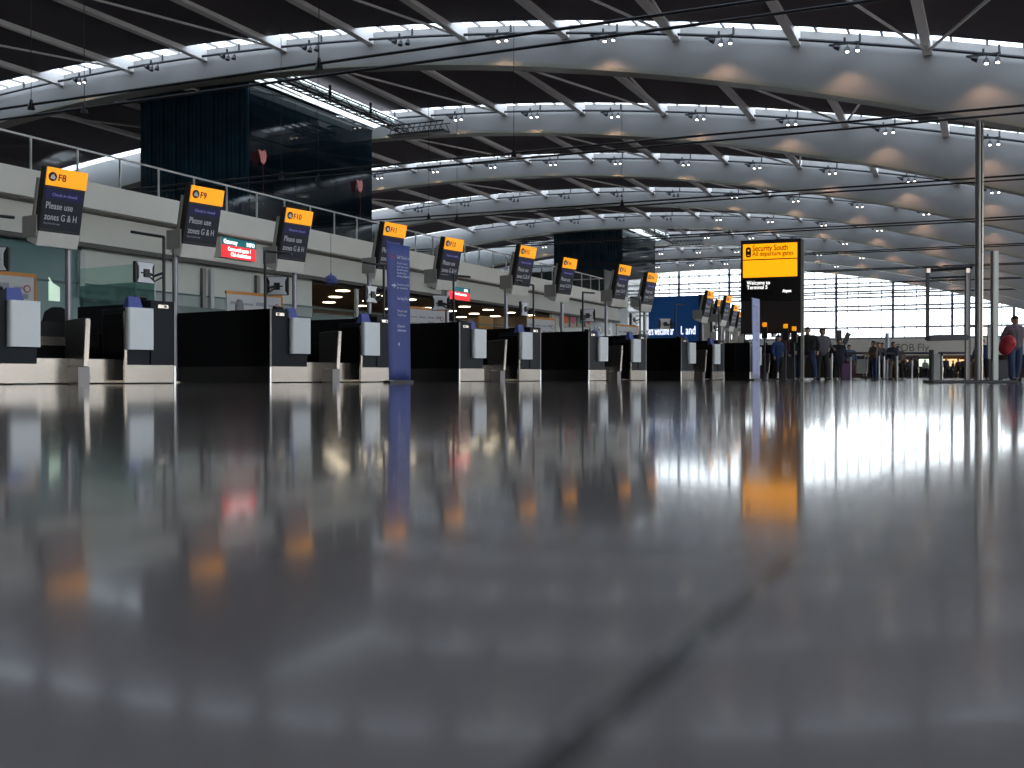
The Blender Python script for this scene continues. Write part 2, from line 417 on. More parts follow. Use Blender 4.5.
text('COB Fly', 1.7, face_matrix(W(SW-.35, _t, 4.15), B, (0, 0, 1)), mat('faint_lettering', (.22, .22, .21), .5), ft, fit=5.2)
# walls out of view; the right and back ones are added to shape the light
sm = MB(MAB); sm.box(T1, T1+.3, -62, 22, 0, 1.7); struct(sm.build('wall_right_added', FASC2))  # unseen; kept low for daylight above it, pale for the near steel to reflect
sm = MB(MAB); sm.box(T1, T1+.3, 22, SEND, 0, 2.6); struct(sm.build('wall_right_added', mat('dark_reflection_wall', (.05, .045, .04), .6)))  # unseen dark stretch, added so the far steel plates reflect less
sm = MB(MAB); sm.box(T0, T1, -62, -61.6, 0, 20); struct(sm.build('wall_back_added', mat('added_dimming_wall', (.25, .24, .22), .7)))  # unseen, added to darken the surroundings behind the camera
sm = MB(MAB); sm.box(T0-.3, T0, -62, SEND, 0, 14); struct(sm.build('wall_left', FASC2))
# ------------------------------------------------------------ mezzanine along the left
TW = -26.5
SM0 = 8.0; SM1 = s_at(628, TW)
mm = MB(MAB); mm.box(TW-.3, TW, SM0, SM1, 5.5, 6.33); struct(mm.build('wall_mezzanine', FASC))
mm = MB(MAB); mm.box(-62, TW-.3, SM0, SM1, 5.45, 5.75); struct(mm.build('ceiling_mezzanine', mat('mezzanine_slab', (.16, .15, .13), .7)))
mm = MB(MAB); mm.box(TW-1.0, TW-.75, SM0, SM1, 4.47, 5.5); struct(mm.build('trim_1', FASC2))
mm = MB(MAB); mm.box(TW-.95, TW-.6, SM0, SM1, 4.34, 4.48); struct(mm.build('trim_2', mat('dark_reveal', (.10, .10, .09), .6)))
TB = TW-1.3
s82 = s_at(82, TB); s300 = s_at(312, TB); s560 = s_at(552, TB); s640 = SM1
mm = MB(MAB); mm.box(TB-.2, TB, SM0, s82, 0, 4.42); struct(mm.build('wall_teal', TEAL))
mm = MB(MAB); mm.box(TB-.1, TB+.06, SM0, s640, 3.16, 3.22); struct(mm.build('trim_3', mat('teal_rail', (.05, .11, .11), .4)))
mm = MB(MAB); mm.box(TB-.2, TB, s82, s300, 3.2, 4.42); mm.box(TB-.2, TB, s560, s640, 3.2, 4.42); struct(mm.build('wall_panels', WALLP))
mm = MB(MAB); mm.box(TB-.2, TB+.02, s82, s300, 2.75, 3.2); struct(mm.build('wall_band', mat('pale_green_glass_band', (.30, .37, .34), .2)))
mm = MB(MAB); mm.box(TB-.2, TB+.04, s82, s300, 0, 2.75); mm.box(TB-.2, TB+.04, s300, s640, 0, 2.95); struct(mm.build('wall_lower', TEALD))
for x in (82, 204, 212, 258, 357):
    s = s_at(x, TB+.1)
    pm = MB(MAB); pm.box(TB, TB+.14, s-.1, s+.1, 2.75, 4.25)
    o = pm.build('wall_post', WHITE if x in (82, 212, 357) else STEELD, None)
    tag(o, {82: 'pale upright post where the teal glass ends', 204: 'dark steel upright on the pale wall left of the red sign', 212: 'pale upright just right of the dark steel one',
            258: 'dark steel upright on the pale wall beneath the red sign', 357: 'bright white upright post in the dark shop opening'}[x], 'post', 'uprights on the mezzanine wall')
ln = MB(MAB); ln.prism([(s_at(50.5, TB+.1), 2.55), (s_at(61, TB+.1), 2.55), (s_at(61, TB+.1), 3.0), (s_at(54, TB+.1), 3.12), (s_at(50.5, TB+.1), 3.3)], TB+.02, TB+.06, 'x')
tag(ln.build('reflection_patch', mat('painted_reflection', (.5, .6, .5), .4, emit=(.62, .85, .68), estr=.55)), 'small greenish glowing patch painted as a reflection on the teal wall behind sign F8', 'painted reflection')  # emission puts the brightness of a reflection into this patch
# recess with shops behind the opening
mm = MB(MAB); mm.box(TB-9, TB-8.8, s300-2, s560+2, 2.7, 4.4); mm.box(TB-9, TB-.2, s300-2, s560+2, 4.3, 4.4); mm.box(TB-9, TB-.2, s300-.2, s300, 2.7, 4.3); mm.box(TB-9, TB-.2, s560, s560+.2, 2.7, 4.3)
mm.box(TB-9, TB-.2, s300-2, s560+2, 2.65, 2.75)
struct(mm.build('wall_recess', mat('shop_recess', (.10, .075, .055), .6, var=.25, scale=.4)))
cnt = 0
for i in range(9):
    for j in range(3):
        dm = MB(MAB); ss = s300+1.2+(s560-s300-2)*i/8; tt = TB-1.3-2.6*j
        dm.tube([(tt, ss, 4.27), (tt, ss, 4.31)], .34, 12)
        tag(dm.build('downlight', LAMPW), f'round warm downlight in the shop ceiling, {ORD[i]} along in the {["front", "middle", "back"][j]} row', 'downlight', 'downlights in the shop ceiling')
# amber lit panel in the recess
am = MB(MAB); sa = s_at(482, TB-2); am.box(TB-2.3, TB-2.2, sa, s_at(496, TB-2), 2.8, 4.0)
tag(am.build('amber_partition', mat('amber_panel', (.30, .16, .03), .5)), 'amber brown partition panel inside the shop opening', 'partition')
# red and teal illuminated signs
def wallsign(x0, x1, z0, z1, lab, l1, l2, l3, l4):
    t = TW-.35
    s0, s1 = s_at(x0, t), s_at(x1, t)
    root = empty('illuminated_sign', Matrix.Translation(W((s0+s1)/2, t, z0)) @ Matrix.Rotation(-TH, 4, 'Z'), lab, 'sign')
    L = s1-s0; H = z1-z0
    MB(MAB).box(t-.4, t-.02, s0, s1, z0, z1).build('housing', FASC2, root)
    MB(MAB).box(t-.02, t, s0+.04, s1, z0, z0+H*.62).build('red_face', REDS, root)
    MB(MAB).box(t-.02, t, s0+.04, s1, z0+H*.62, z1).build('teal_face', TEALS, root)
    R = A; U = Vector((0, 0, 1))
    text(l1, H*.30, face_matrix(W(s0+L*.06, t+.01, z0+H*.70), R, U), WTXTE, root, bold=.006)
    text(l2, H*.28, face_matrix(W(s0+L*.72, t+.01, z0+H*.70), R, U), WTXTE, root, bold=.006)
    if l3: text(l3, H*.27, face_matrix(W(s0+L*.18, t+.01, z0+H*.36), R, U), WTXTE, root, bold=.006, fit=L*.66)
    if l4: text(l4, H*.27, face_matrix(W(s0+L*.26, t+.01, z0+H*.10), R, U), WTXTE, root, bold=.006, fit=L*.58)
wallsign(221.5, 256, 4.66, 5.42, 'red and teal lit sign on the pale wall between desk signs F9 and F10', 'Gateway', 'INFO', 'Commercial agents  ?', 'Club destinations')
wallsign(448, 470, 4.3, 5.0, 'red and teal lit sign behind the desk sign right of the tall blue banner', '', 'INFO', 'Tickets', '')
def dim_sign():
    t = TW-.3; s0, s1 = s_at(436, t), s_at(447, t)
    tag(MB(MAB).box(t-.3, t, s0, s1, 4.75, 5.1).build('sign_box', mat('maroon_box', (.12, .01, .02), .5)), 'dark maroon sign box just left of the farther red and teal sign', 'sign')
dim_sign()
# shop name and posters towards the far end
root = empty('shop_name_sign', Matrix.Translation(W(s_at(596, TB+.1), TB+.12, 2.3)) @ Matrix.Rotation(-TH, 4, 'Z'), 'pale shop lettering on the dark green wall band beyond the desks', 'sign')
text('ROLLITO', .62, face_matrix(W(s_at(594.5, TB+.1), TB+.12, 3.45), A, Vector((0, 0, 1))), WTXT, root, fit=s_at(611, TB+.1)-s_at(595, TB+.1))
bandm = MB(MAB); bandm.box(TB, TB+.05, s_at(590, TB+.05), s640-.1, 2.7, 4.25); bandm.build('backing_board', TEALD, root)
pc = {'orange': (.75, .16, .03), 'pink': (.65, .12, .22), 'teal green': (.05, .35, .28), 'red': (.6, .04, .04)}
for i, (nm, c) in enumerate(pc.items()):
    x0 = 563+i*7.5; t = TB+.3; s0, s1 = s_at(x0, t), s_at(x0+5.5, t)
    Yp = W(s0, t).y
    root = empty('poster', Matrix.Translation(W(s0, t, 3)) @ Matrix.Rotation(-TH, 4, 'Z'), f'{nm} poster in the row of coloured posters on the far mezzanine wall', 'poster', 'coloured posters on the wall')
    z0, z1 = zat(327, Yp), zat(311.5+i*.6, Yp)
    MB(MAB).box(t-.28, t, s0, s1, z0, z1).build('poster_board', mat('poster_pale', (.55, .50, .42), .6), root)
    MB(MAB).rbox(t, t+.02, s0+.1, s1-.1, z0+.25*(z1-z0), z1-.1, .3, 'x').build('poster_print', mat('poster_'+nm.replace(' ', '_'), c, .6), root)

# blue ornament hung from the soffit
_P = at(331, 40); _z = zat(283, 40)
bo = empty('hanging_ornament', Matrix.Translation(_P+Vector((0, 0, _z))), 'blue hat shaped ornament hanging before the dark shop opening', 'ornament')
_m = MB(bo.matrix_basis); _m.ball((0, 0, .10), .24, .24, .20, n=14); _m.tube([(0, 0, .28), (0, 0, .40)], .04, 8, r1=.01); _m.build('dome', BLUEP, bo)
_m = MB(bo.matrix_basis @ Matrix.Rotation(.2, 4, 'Y')); _m.tube([(0, 0, 0), (0, 0, .04)], .36, 18, r1=.26); _m.build('brim', mat('grey_blue', (.12, .13, .22), .6), bo)
_m = MB(bo.matrix_basis); _m.tube([(0, 0, .38), (0, 0, 5.5-_z)], .008, 5); _m.build('wire', BLKM, bo)
# balcony railing
bal = empty('balcony_railing', Matrix.Translation(W(20, TW-.15, 6.2)) @ Matrix.Rotation(-TH, 4, 'Z'), 'long steel balcony railing along the pale mezzanine edge', 'railing')
se = s_at(605, TW)
MB(MAB).tube([(TW-.15, SM0, 7.34), (TW-.15, se, 7.34)], .035, 8).build('handrail', RAIL, bal)
MB(MAB).box(TW-.14, TW-.12, SM0, se, 6.33, 7.2).build('glass_infill', glass('rail_glass', (.93, .95, .95), .03), bal)
s = s_at(35, TW)-1.81*8
while s < se:
    MB(MAB).box(TW-.18, TW-.12, s-.02, s+.02, 6.2, 7.32).build('baluster', RAIL, bal); s += 1.81
MB(MAB).tube([(TW-.15, se, 7.34), (-40, se, 7.34)], .035, 8).build('return_rail', RAIL, bal)
# block closing the mezzanine's far end
mm = MB(MAB); mm.box(-44, TW-2, SM1, SM1+.3, 0, 8.6); mm.box(TW-2.3, TW-2, SM1, SM1+6, 0, 8.6); struct(mm.build('wall_end', mat('dark_teal_wall', (.035, .055, .055), .3)))

# dark glass cores rising from the mezzanine to the roof
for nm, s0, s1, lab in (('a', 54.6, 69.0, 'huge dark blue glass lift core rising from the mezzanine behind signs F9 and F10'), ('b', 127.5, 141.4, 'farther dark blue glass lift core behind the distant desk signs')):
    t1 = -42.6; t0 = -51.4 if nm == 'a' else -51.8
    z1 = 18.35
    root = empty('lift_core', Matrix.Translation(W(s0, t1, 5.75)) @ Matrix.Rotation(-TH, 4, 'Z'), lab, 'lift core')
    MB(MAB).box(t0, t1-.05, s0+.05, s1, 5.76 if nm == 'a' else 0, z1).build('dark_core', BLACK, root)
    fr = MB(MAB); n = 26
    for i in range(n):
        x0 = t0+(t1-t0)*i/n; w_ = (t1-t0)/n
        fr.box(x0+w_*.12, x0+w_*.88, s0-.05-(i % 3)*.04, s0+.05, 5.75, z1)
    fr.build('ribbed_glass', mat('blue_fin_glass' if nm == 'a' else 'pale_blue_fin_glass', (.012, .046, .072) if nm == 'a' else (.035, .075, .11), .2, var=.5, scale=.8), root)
    sf = MB(MAB); n = 6
    for i in range(n):
        q0 = s0+(s1-s0)*i/n; q1 = s0+(s1-s0)*(i+1)/n
        for j in range(4):
            h0 = 5.75+(z1-5.75)*j/4; h1 = 5.75+(z1-5.75)*(j+1)/4
            sf.box(t1-.06, t1, q0+.02, q1-.02, h0+.02, h1-.02)
    sf.build('smooth_glass', COREG, root)
    cp = MB(MAB); cp.box(t0, t1+.05, s0, s1, z1, z1+.08); cp.build('coping', mat('core_coping', (.03, .06, .08), .4), root)
    # strip beside the core: panels glow in place of daylight through a skylight
    rl = MB(MAB); tr0, tr1 = t1+.3, t1+2.6
    gt = empty('rooflight_gantry', Matrix.Translation(W(s0, t1+1, 18.4)) @ Matrix.Rotation(-TH, 4, 'Z'),
               'strip of added skylight glow and black lattice gantry above the %s lift core' % ('nearer' if nm == 'a' else 'farther'), 'gantry')
    n = 10
    for i in range(n):
        q0 = s0-1+(s1-s0+1)*i/n; q1 = s0-1+(s1-s0+1)*(i+1)/n
        MB(MAB).prism([(t1+.3, 18.55), (t1+2.2, 19.05), (t1+2.2, 19.10), (t1+.3, 18.60)], q0+.08, q1-.08, 'y').build('skylight_glow', mat('painted_daylight', (.8, .85, .85), .5, emit=(.75, .85, .9), estr=1.5), gt)
    MB(MAB).box(t1+.1, t1+.3, s0-1, s1, 18.55, 18.95).box(t1+1.75, t1+1.95, s0-1, s1, 18.5, 18.95).build('edge_beam', REVEAL, gt)
    la = MB(MAB); sA, sB = s0-1, s1-.5
    for (tt, zz) in ((t1+2.9, 18.3), (t1+3.6, 18.3), (t1+2.9, 17.8), (t1+3.6, 17.8)): la.tube([(tt, sA, zz), (tt, sB, zz)], .05, 5)
    q = sA; i = 0
    while q < sB-.9:
        a_, b_ = (18.3, 17.8) if i % 2 else (17.8, 18.3)
        la.tube([(t1+2.9, q, a_), (t1+2.9, q+.9, b_)], .035, 4); la.tube([(t1+3.6, q, a_), (t1+3.6, q+.9, b_)], .035, 4)
        la.tube([(t1+2.9, q, 17.8), (t1+3.6, q+.9, 17.8)], .035, 4); q += .9; i += 1
    for tt in (t1+2.9, t1+6.3):
        pass
    la.box(t1+2.2, t1+6.8, sB-1.0, sB, 17.5, 17.62)
    for i in range(10): la.tube([(t1+2.4+i*.45, sB-1, 17.6), (t1+2.7+i*.45, sB-1, 18.2)], .035, 4); la.tube([(t1+2.4+i*.45, sB, 18.2), (t1+2.7+i*.45, sB, 17.6)], .035, 4)
    la.tube([(t1+2.2, sB-1, 18.2), (t1+6.8, sB-1, 18.2)], .05, 5); la.tube([(t1+2.2, sB, 18.2), (t1+6.8, sB, 18.2)], .05, 5)
    for q in (s0+5, s0+10): la.tube([(t1+2.6, q, 18.3), (t1+2.6, q, 19.2)], .09, 6)
    la.build('lattice', BLKM, gt)
# two little kites on the nearer core
for i, (x, y) in enumerate(((263, 157), (360, 186))):
    t = -42.3; s = s_at(x, t); P = W(s, t); z = zat(y, P.y)
    k_ = empty('paper_kite', Matrix.Translation(W(s, t, z)) @ Matrix.Rotation(-TH, 4, 'Z'), f'small red and white paper kite on the {"left" if i == 0 else "right"} of the dark glass core face', 'kite', 'kites on the dark glass')
    km = MB(k_.matrix_basis @ Matrix.Scale(.75, 4))
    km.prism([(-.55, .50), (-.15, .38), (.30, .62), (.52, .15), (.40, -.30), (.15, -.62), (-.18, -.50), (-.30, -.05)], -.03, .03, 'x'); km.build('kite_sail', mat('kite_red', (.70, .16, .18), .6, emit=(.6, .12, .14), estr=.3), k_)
    km = MB(k_.matrix_basis)
    for a_ in (-.25, .0, .25): km.prism([(a_-.05, .35), (a_+.05, .35), (a_*.6+.04, -.35), (a_*.6-.04, -.35)], .03, .045, 'x')
    km.build('white_stripes', WHITE, k_)
    km = MB(k_.matrix_basis); km.tube([(0, 0, -.5), (0, .1, -1.4), (0, 0, -2.3)], .02, 4); km.ball((0, 0, -2.35), .12, n=8); km.build('tail', mat('kite_tail', (.25, .05, .03), .6), k_)

# blue hoarding near the far end, desks of the next zone before it
YB = 72.0
p0, p1 = at(648.5, YB), at(699, YB-1.5)
d = (p1-p0).normalized(); Mh = Matrix.Translation(p0) @ Matrix.Rotation(math.atan2(d.y, d.x), 4, 'Z'); Lh = (p1-p0).length
h = empty('blue_hoarding', Mh, 'large bright blue hoarding with white words along its foot, below the far window', 'hoarding')
zt = zat(297, YB)
MB(Mh).box(0, Lh, 0, .25, 0, zt).build('board', BLUEW, h)
MB(Mh).box(Lh, Lh+.9, -.05, .3, 0, zt+.05).build('end_post', mat('dark_green_post', (.02, .03, .03), .5), h)
text('ers welcome ar', .8, face_matrix(Mh @ Vector((.0, -.02, zat(335, YB))), d, (0, 0, 1)), WTXTE, h, fit=Lh*.50)
text('l. and', .8, face_matrix(Mh @ Vector((Lh*.64, -.02, zat(335, YB))), d, (0, 0, 1)), WTXTE, h, fit=Lh*.28)

# ------------------------------------------------------------ check-in desks
PV = {}
def desk_tower(M, flip, name, lab, wide=.88, mleft=False):
    """front tower of a desk; origin at its corner next to the open side. flip=-1 mirrors along the row"""
    root = empty(name, M, lab, 'check-in desk', 'check-in desks in the row')
    def bx(mb, x0, x1, y0, y1, z0, z1): return mb.box(x0, x1, y0*flip, y1*flip, z0, z1)
    w2 = wide*.49
    bx(MB(M), -.55, 0, 0, w2, .28, 1.24).build('tall_tower', GREY, root, bevel=.008)
    bx(bx(MB(M), -.55, -.02, w2, wide, .28, 1.04), -.55, .01, w2, wide, 1.04, 1.10).build('low_tower', GREY, root, bevel=.008)
    bx(MB(M), -.57, .012, 0, wide, .015, .28).build('kick_plate', STEEL, root, bevel=.004)
    mb = MB(M); mb.rbox(-.02, .09, min(w2*flip, wide*flip), max(w2*flip, wide*flip), .50, 1.11, .04, 'z'); mb.build('white_panel', WPAN, root)
    bx(MB(M), -2.35, -.02, 0, .05, .28, 1.24).build('side_panel', BLACK, root)
    bx(MB(M), -2.36, -.01, -.006, .056, 0.0, .28).build('side_kick_plate', mat('black_steel', (.03, .028, .025), .3, metal=.5), root)
    bx(MB(M), -.01, .015, -.015, .02, 0, 1.24).build('corner_strip', STEELD, root)
    MB(M).tube([(.004, .0, .0), (.004, .0, .27)], .022, 10).build('corner_foot', mat('polished_steel', (.75, .74, .70), .25, metal=.9), root)
    bx(MB(M), -2.2, -.55, .06, wide-.02, .72, .76).build('worktop', GREY, root)
    bx(MB(M), -2.2, -.6, wide-.05, wide, 0, .74).build('modesty_panel', BLACK, root)
    bx(MB(M), -.50, -.05, wide, wide+.006, .05, 1.02).build('side_inset', BLACK, root)
    if flip < 0: bx(MB(M), -.02, .008, wide-.03, wide+.012, .02, 1.06).build('edge_trim', STEEL, root)
    pl = bx(MB(M), 0, .012, w2*.28, w2*.72, 1.13, 1.18).build('socket_plate', STEEL, root)
    bx(MB(M), .012, .016, w2*.36, w2*.46, 1.14, 1.17).build('socket', BLACKP, pl)
    # pole with arm and monitor
    pm = MB(M); px, py = (-.22 if flip > 0 else -.12), .10*flip
    pm.tube([(px, py, 1.2), (px, py, 2.22)], .024, 8); pm.build('monitor_pole', BLKM, root)
    MB(M).tube([(px, py, 2.22), (px, py+.58*flip, 2.235)], .022, 8).build('pole_arm', BLKM, root)
    ex, ey = (px-.28, py-.04) if mleft else (px-.03, py+.27*flip)
    br_ = MB(M); br_.tube([(px, py, 1.68), ((px+ex)/2-.04, (py+ey)/2, 1.62), (ex, ey, 1.65)], .02, 6); br_.tube([(px, py, 1.62), ((px+ex)/2-.03, (py+ey)/2, 1.54), (ex, ey, 1.63)], .013, 6)
    br_.build('monitor_bracket', BLKM, root)
    T = M @ (Matrix.Translation((px-.30, py-.06, 1.66)) if mleft else Matrix.Translation((px-.03, py+.30*flip, 1.66))) @ Matrix.Rotation(math.radians(32 if flip > 0 else 98), 4, 'Z')
    mo = MB(T); mo.rbox(-.19, .19, .02, .07, -.16, .16, .015, 'y')
    ob = mo.build('monitor', BLACKP, root)
    MB(T).prism([(-.17, -.15), (.17, -.15), (.13, -.08), (.13, .08), (.17, .15), (-.17, .15), (-.13, .08), (-.13, -.08)], .0, .02, 'y').build('monitor_back', mat('silver_plastic', (.85, .88, .9), .4), ob)
    MB(T).box(-.05, .05, -.03, 0, -.07, .05).box(-.10, .10, -.02, 0, -.02, .0).build('mounting_plate', BLKM, ob)
    return root
def conveyor(M, lab, w=1.37):
    root = empty('baggage_conveyor', M, lab, 'baggage conveyor', 'baggage conveyors between desks')
    MB(M).box(-.30, -.24, 0, w, .015, .36).build('front_panel', STEEL, root, bevel=.004)
    MB(M).box(-2.4, -.30, .05, w/2-.05, .02, .34).box(-2.4, -.30, w/2+.05, w-.05, .02, .34).build('conveyor_bed', STEELD, root)
    for y0, y1 in ((.08, w/2-.08), (w/2+.08, w-.08)): MB(M).box(-2.4, -.34, y0, y1, .345, .37).build('belt', BLACKP, root)
    MB(M).box(-2.5, -1.15, 0, w, .38, .52).build('steel_guide', STEEL, root) if False else None
    MB(M).box(-1.3, -1.25, .0, w, .57, .70).build('guide_rail', STEEL, root)
    MB(M).box(-1.9, -1.35, 0, w, .70, .93).box(-2.5, -2.42, 0, w, 0, .93).build('hood', BLACKP, root)
    MB(M).box(-1.33, -1.31,   .02, w-.02, .38, .58).build('rubber_curtain', BLACK, root)
    fm = MB(M); fm.prism([(-.36, .26), (-.10, .24), (.06, .24), (.11, .92), (-.02, .92), (-.36, .90)], w/2-.04, w/2+.04, 'y')
    fin = fm.build('divider_fin', STEELD, root, bevel=.006)
    MB(M).prism([(.055, .25), (.07, .25), (.12, .91), (.105, .91)], w/2-.035, w/2+.035, 'y').build('bright_edge', STEEL, fin)
    MB(M).box(-.24, .02, w/2-.09, w/2+.09, 0.0, .24).build('fin_foot', STEELD, root)
    return root
MOD = [-5.08, 0, 5.27, 10.64, 16.02, 21.35]
place_names = ['at the far left edge', 'left of the tall blue banner', 'just right of the tall blue banner', 'in the middle of the row', 'third group from the right end of the row', 'at the right end of the row beside the pale banner']
gname = ['first', 'second', 'third', 'fourth', 'fifth', 'sixth']
nm_pods = []
for i, r0 in enumerate(MOD):
    Mc = MR @ Matrix.Translation((0, r0, 0))
    desk_tower(Mc, 1, 'check_in_desk', f'check-in desk with long black side panel, {gname[i]} such desk from the left', mleft=i in (2, 4))
    conveyor(MR @ Matrix.Translation((0, r0+.88, 0)), f'steel baggage conveyor with divider fin, {gname[i]} from the left')
    Md = MR @ Matrix.Translation((-.0, r0+3.13, 0))
    dk = desk_tower(Md, -1, 'check_in_desk', f'check-in desk whose white panel sits right of a conveyor, {gname[i]} such from the left')
    if i == 0:
        MB(Md).box(-2.3, -.42, -.04, -.02, 1.24, 1.58).build('glass_screen', GREENG, dk)
        MB(Md).box(-2.3, -.85, -.06, -.045, 1.3, 1.86).build('glass_screen', CLEARG2, dk)
    # blue leaflet holder and black scanner on each low tower
    for fl, r1 in ((1, .62), (-1, 2.25+.26)):
        if i == 5 and fl < 0: continue
        Mb = MR @ Matrix.Translation((-.16, r0+r1, 1.10))
        side = 'right' if fl > 0 else 'left'
        b = MB(Mb); b.add([(-.07, -.13, 0), (.07, -.13, 0), (.07, .13, 0), (-.07, .13, 0), (-.05, -.10, .16), (.02, -.10, .19), (.02, .10, .19), (-.05, .10, .16)],
                          [(3,2,1,0),(4,5,6,7),(0,1,5,4),(1,2,6,5),(2,3,7,6),(3,0,4,7)])
        o = b.build('leaflet_holder', BLUEP, None, bevel=.006)
        tag(o, f'small blue holder on the desk just {"left" if fl > 0 else "right"} of the {gname[i]} conveyor', 'holder', 'blue holders on the desks')
        Mb = MR @ Matrix.Translation((-.30, r0+r1-(.17 if fl > 0 else -.22), 1.10))
        b = empty('document_scanner', Mb, f'black document scanner beside the blue holder {"left" if fl > 0 else "right"} of the {gname[i]} conveyor', 'scanner', 'document scanners on the desks')
        MB(Mb).rbox(-.06, .06, -.07, .07, 0, .10, .02).build('scanner_base', BLACKP, b)
        MB(Mb).prism([(-.05, .10), (.03, .10), (.08, .19), (-.02, .22)], -.08, .08, 'y').build('scanner_head', BLACKP, b)
        # counter phone-less office chair behind the desk
    for fl, r1, lab in ((1, .95, 'left'), (-1, 2.2, 'right')):
        if i > 1 or fl < 0: continue
        Mo = MR @ Matrix.Translation((-2.75, r0+r1, 0)) @ Matrix.Rotation(math.radians(15*fl), 4, 'Z')
        tall = 1.0
        if i == 0 and fl > 0: Mo = Matrix.Translation(at(56, 18.6)) @ Matrix.Rotation(-1.25, 4, 'Z'); tall = 1.03
        if i == 1 and fl > 0: Mo = Matrix.Translation(at(252, 20.4)); tall = 1.22
        c = empty('office_chair', Mo, ['black office chair with rounded back behind the leftmost baggage conveyor', 'grey office chair back in front of the notice board right of sign F9'][i], 'office chair')
        grey = (i in (1,)) and fl > 0
        cm_ = mat('grey_chair_fabric', (.25, .25, .25), .8) if grey else mat('black_chair_fabric', (.01, .01, .011), .8)
        MB(Mo).rbox(-.24, .24, -.24, .24, .44, .53, .07).build('seat', cm_, c, smooth=False, bevel=.02)
        bk = MB(Mo); bk.prism([(-.22, .62), (.22, .62), (.25, 1.0*tall), (.20, 1.2*tall), (.08, 1.28*tall), (-.08, 1.28*tall), (-.20, 1.2*tall), (-.25, 1.0*tall)], -.27, -.20, 'x'); bk.build('backrest', cm_, c, bevel=.02)
        MB(Mo).box(-.25, -.21, -.03, .03, .5, .7).tube([(0, 0, .1), (0, 0, .45)], .03, 8).build('column', BLACKP, c)
        for q in range(5):
            an = q*2*PI/5; L_ = MB(Mo); L_.tube([(0, 0, .10), (.28*math.cos(an), .28*math.sin(an), .06)], .022, 6); L_.ball((.28*math.cos(an), .28*math.sin(an), .035), .035, n=8); L_.build('leg', BLACKP, c)
    # notice board behind
    if i < 5:
        q0 = 2.15 if i < 2 else 2.6
        if i == 0: q0 = 1.55
        Mn = MR @ Matrix.Translation((-3.5, r0+q0, 0))
        nb = empty('notice_board', Mn, f'white notice board with orange header behind the desks, {gname[i]} from the left', 'notice board', 'orange topped notice boards')
        MB(Mn).box(-.03, 0, 0, 1.5, 1.15, 1.78).build('board', mat('notice_white', (.58, .60, .60), .5), nb)
        MB(Mn).box(-.035, .012, -.02, 1.52, 1.78, 1.84).box(-.035, .012, 1.49, 1.53, 1.15, 1.80).build('orange_frame', mat('orange_frame', (.62, .25, .03), .5), nb)
        pr = MB(Mn)
        for a_ in range(4):
            for b_ in range(3): pr.box(.001, .004, .1+a_*.34, .36+a_*.34, 1.25+b_*.16, 1.28+b_*.16+random.random()*.06)
        pr.build('printed_notes', mat('notice_print', (.32, .34, .38), .6), nb)
        rg = MB(Mn); rg.tube([(0, 1.36, 1.58), (.006, 1.36, 1.58)], .065, 18); rg.build('red_ring', mat('ring_red', (.45, .08, .08), .6), nb)
        rg = MB(Mn); rg.tube([(.004, 1.36, 1.58), (.009, 1.36, 1.58)], .045, 18); rg.build('ring_centre', mat('notice_white', (.6, .6, .6), .5), nb)
        for yy in (.15, 1.35): MB(Mn).box(-.06, -.03, yy-.025, yy+.025, 0, 1.5).build('leg', STEELD, nb)
# the black curved luggage hood seen over the leftmost conveyor is the chair there (built above)

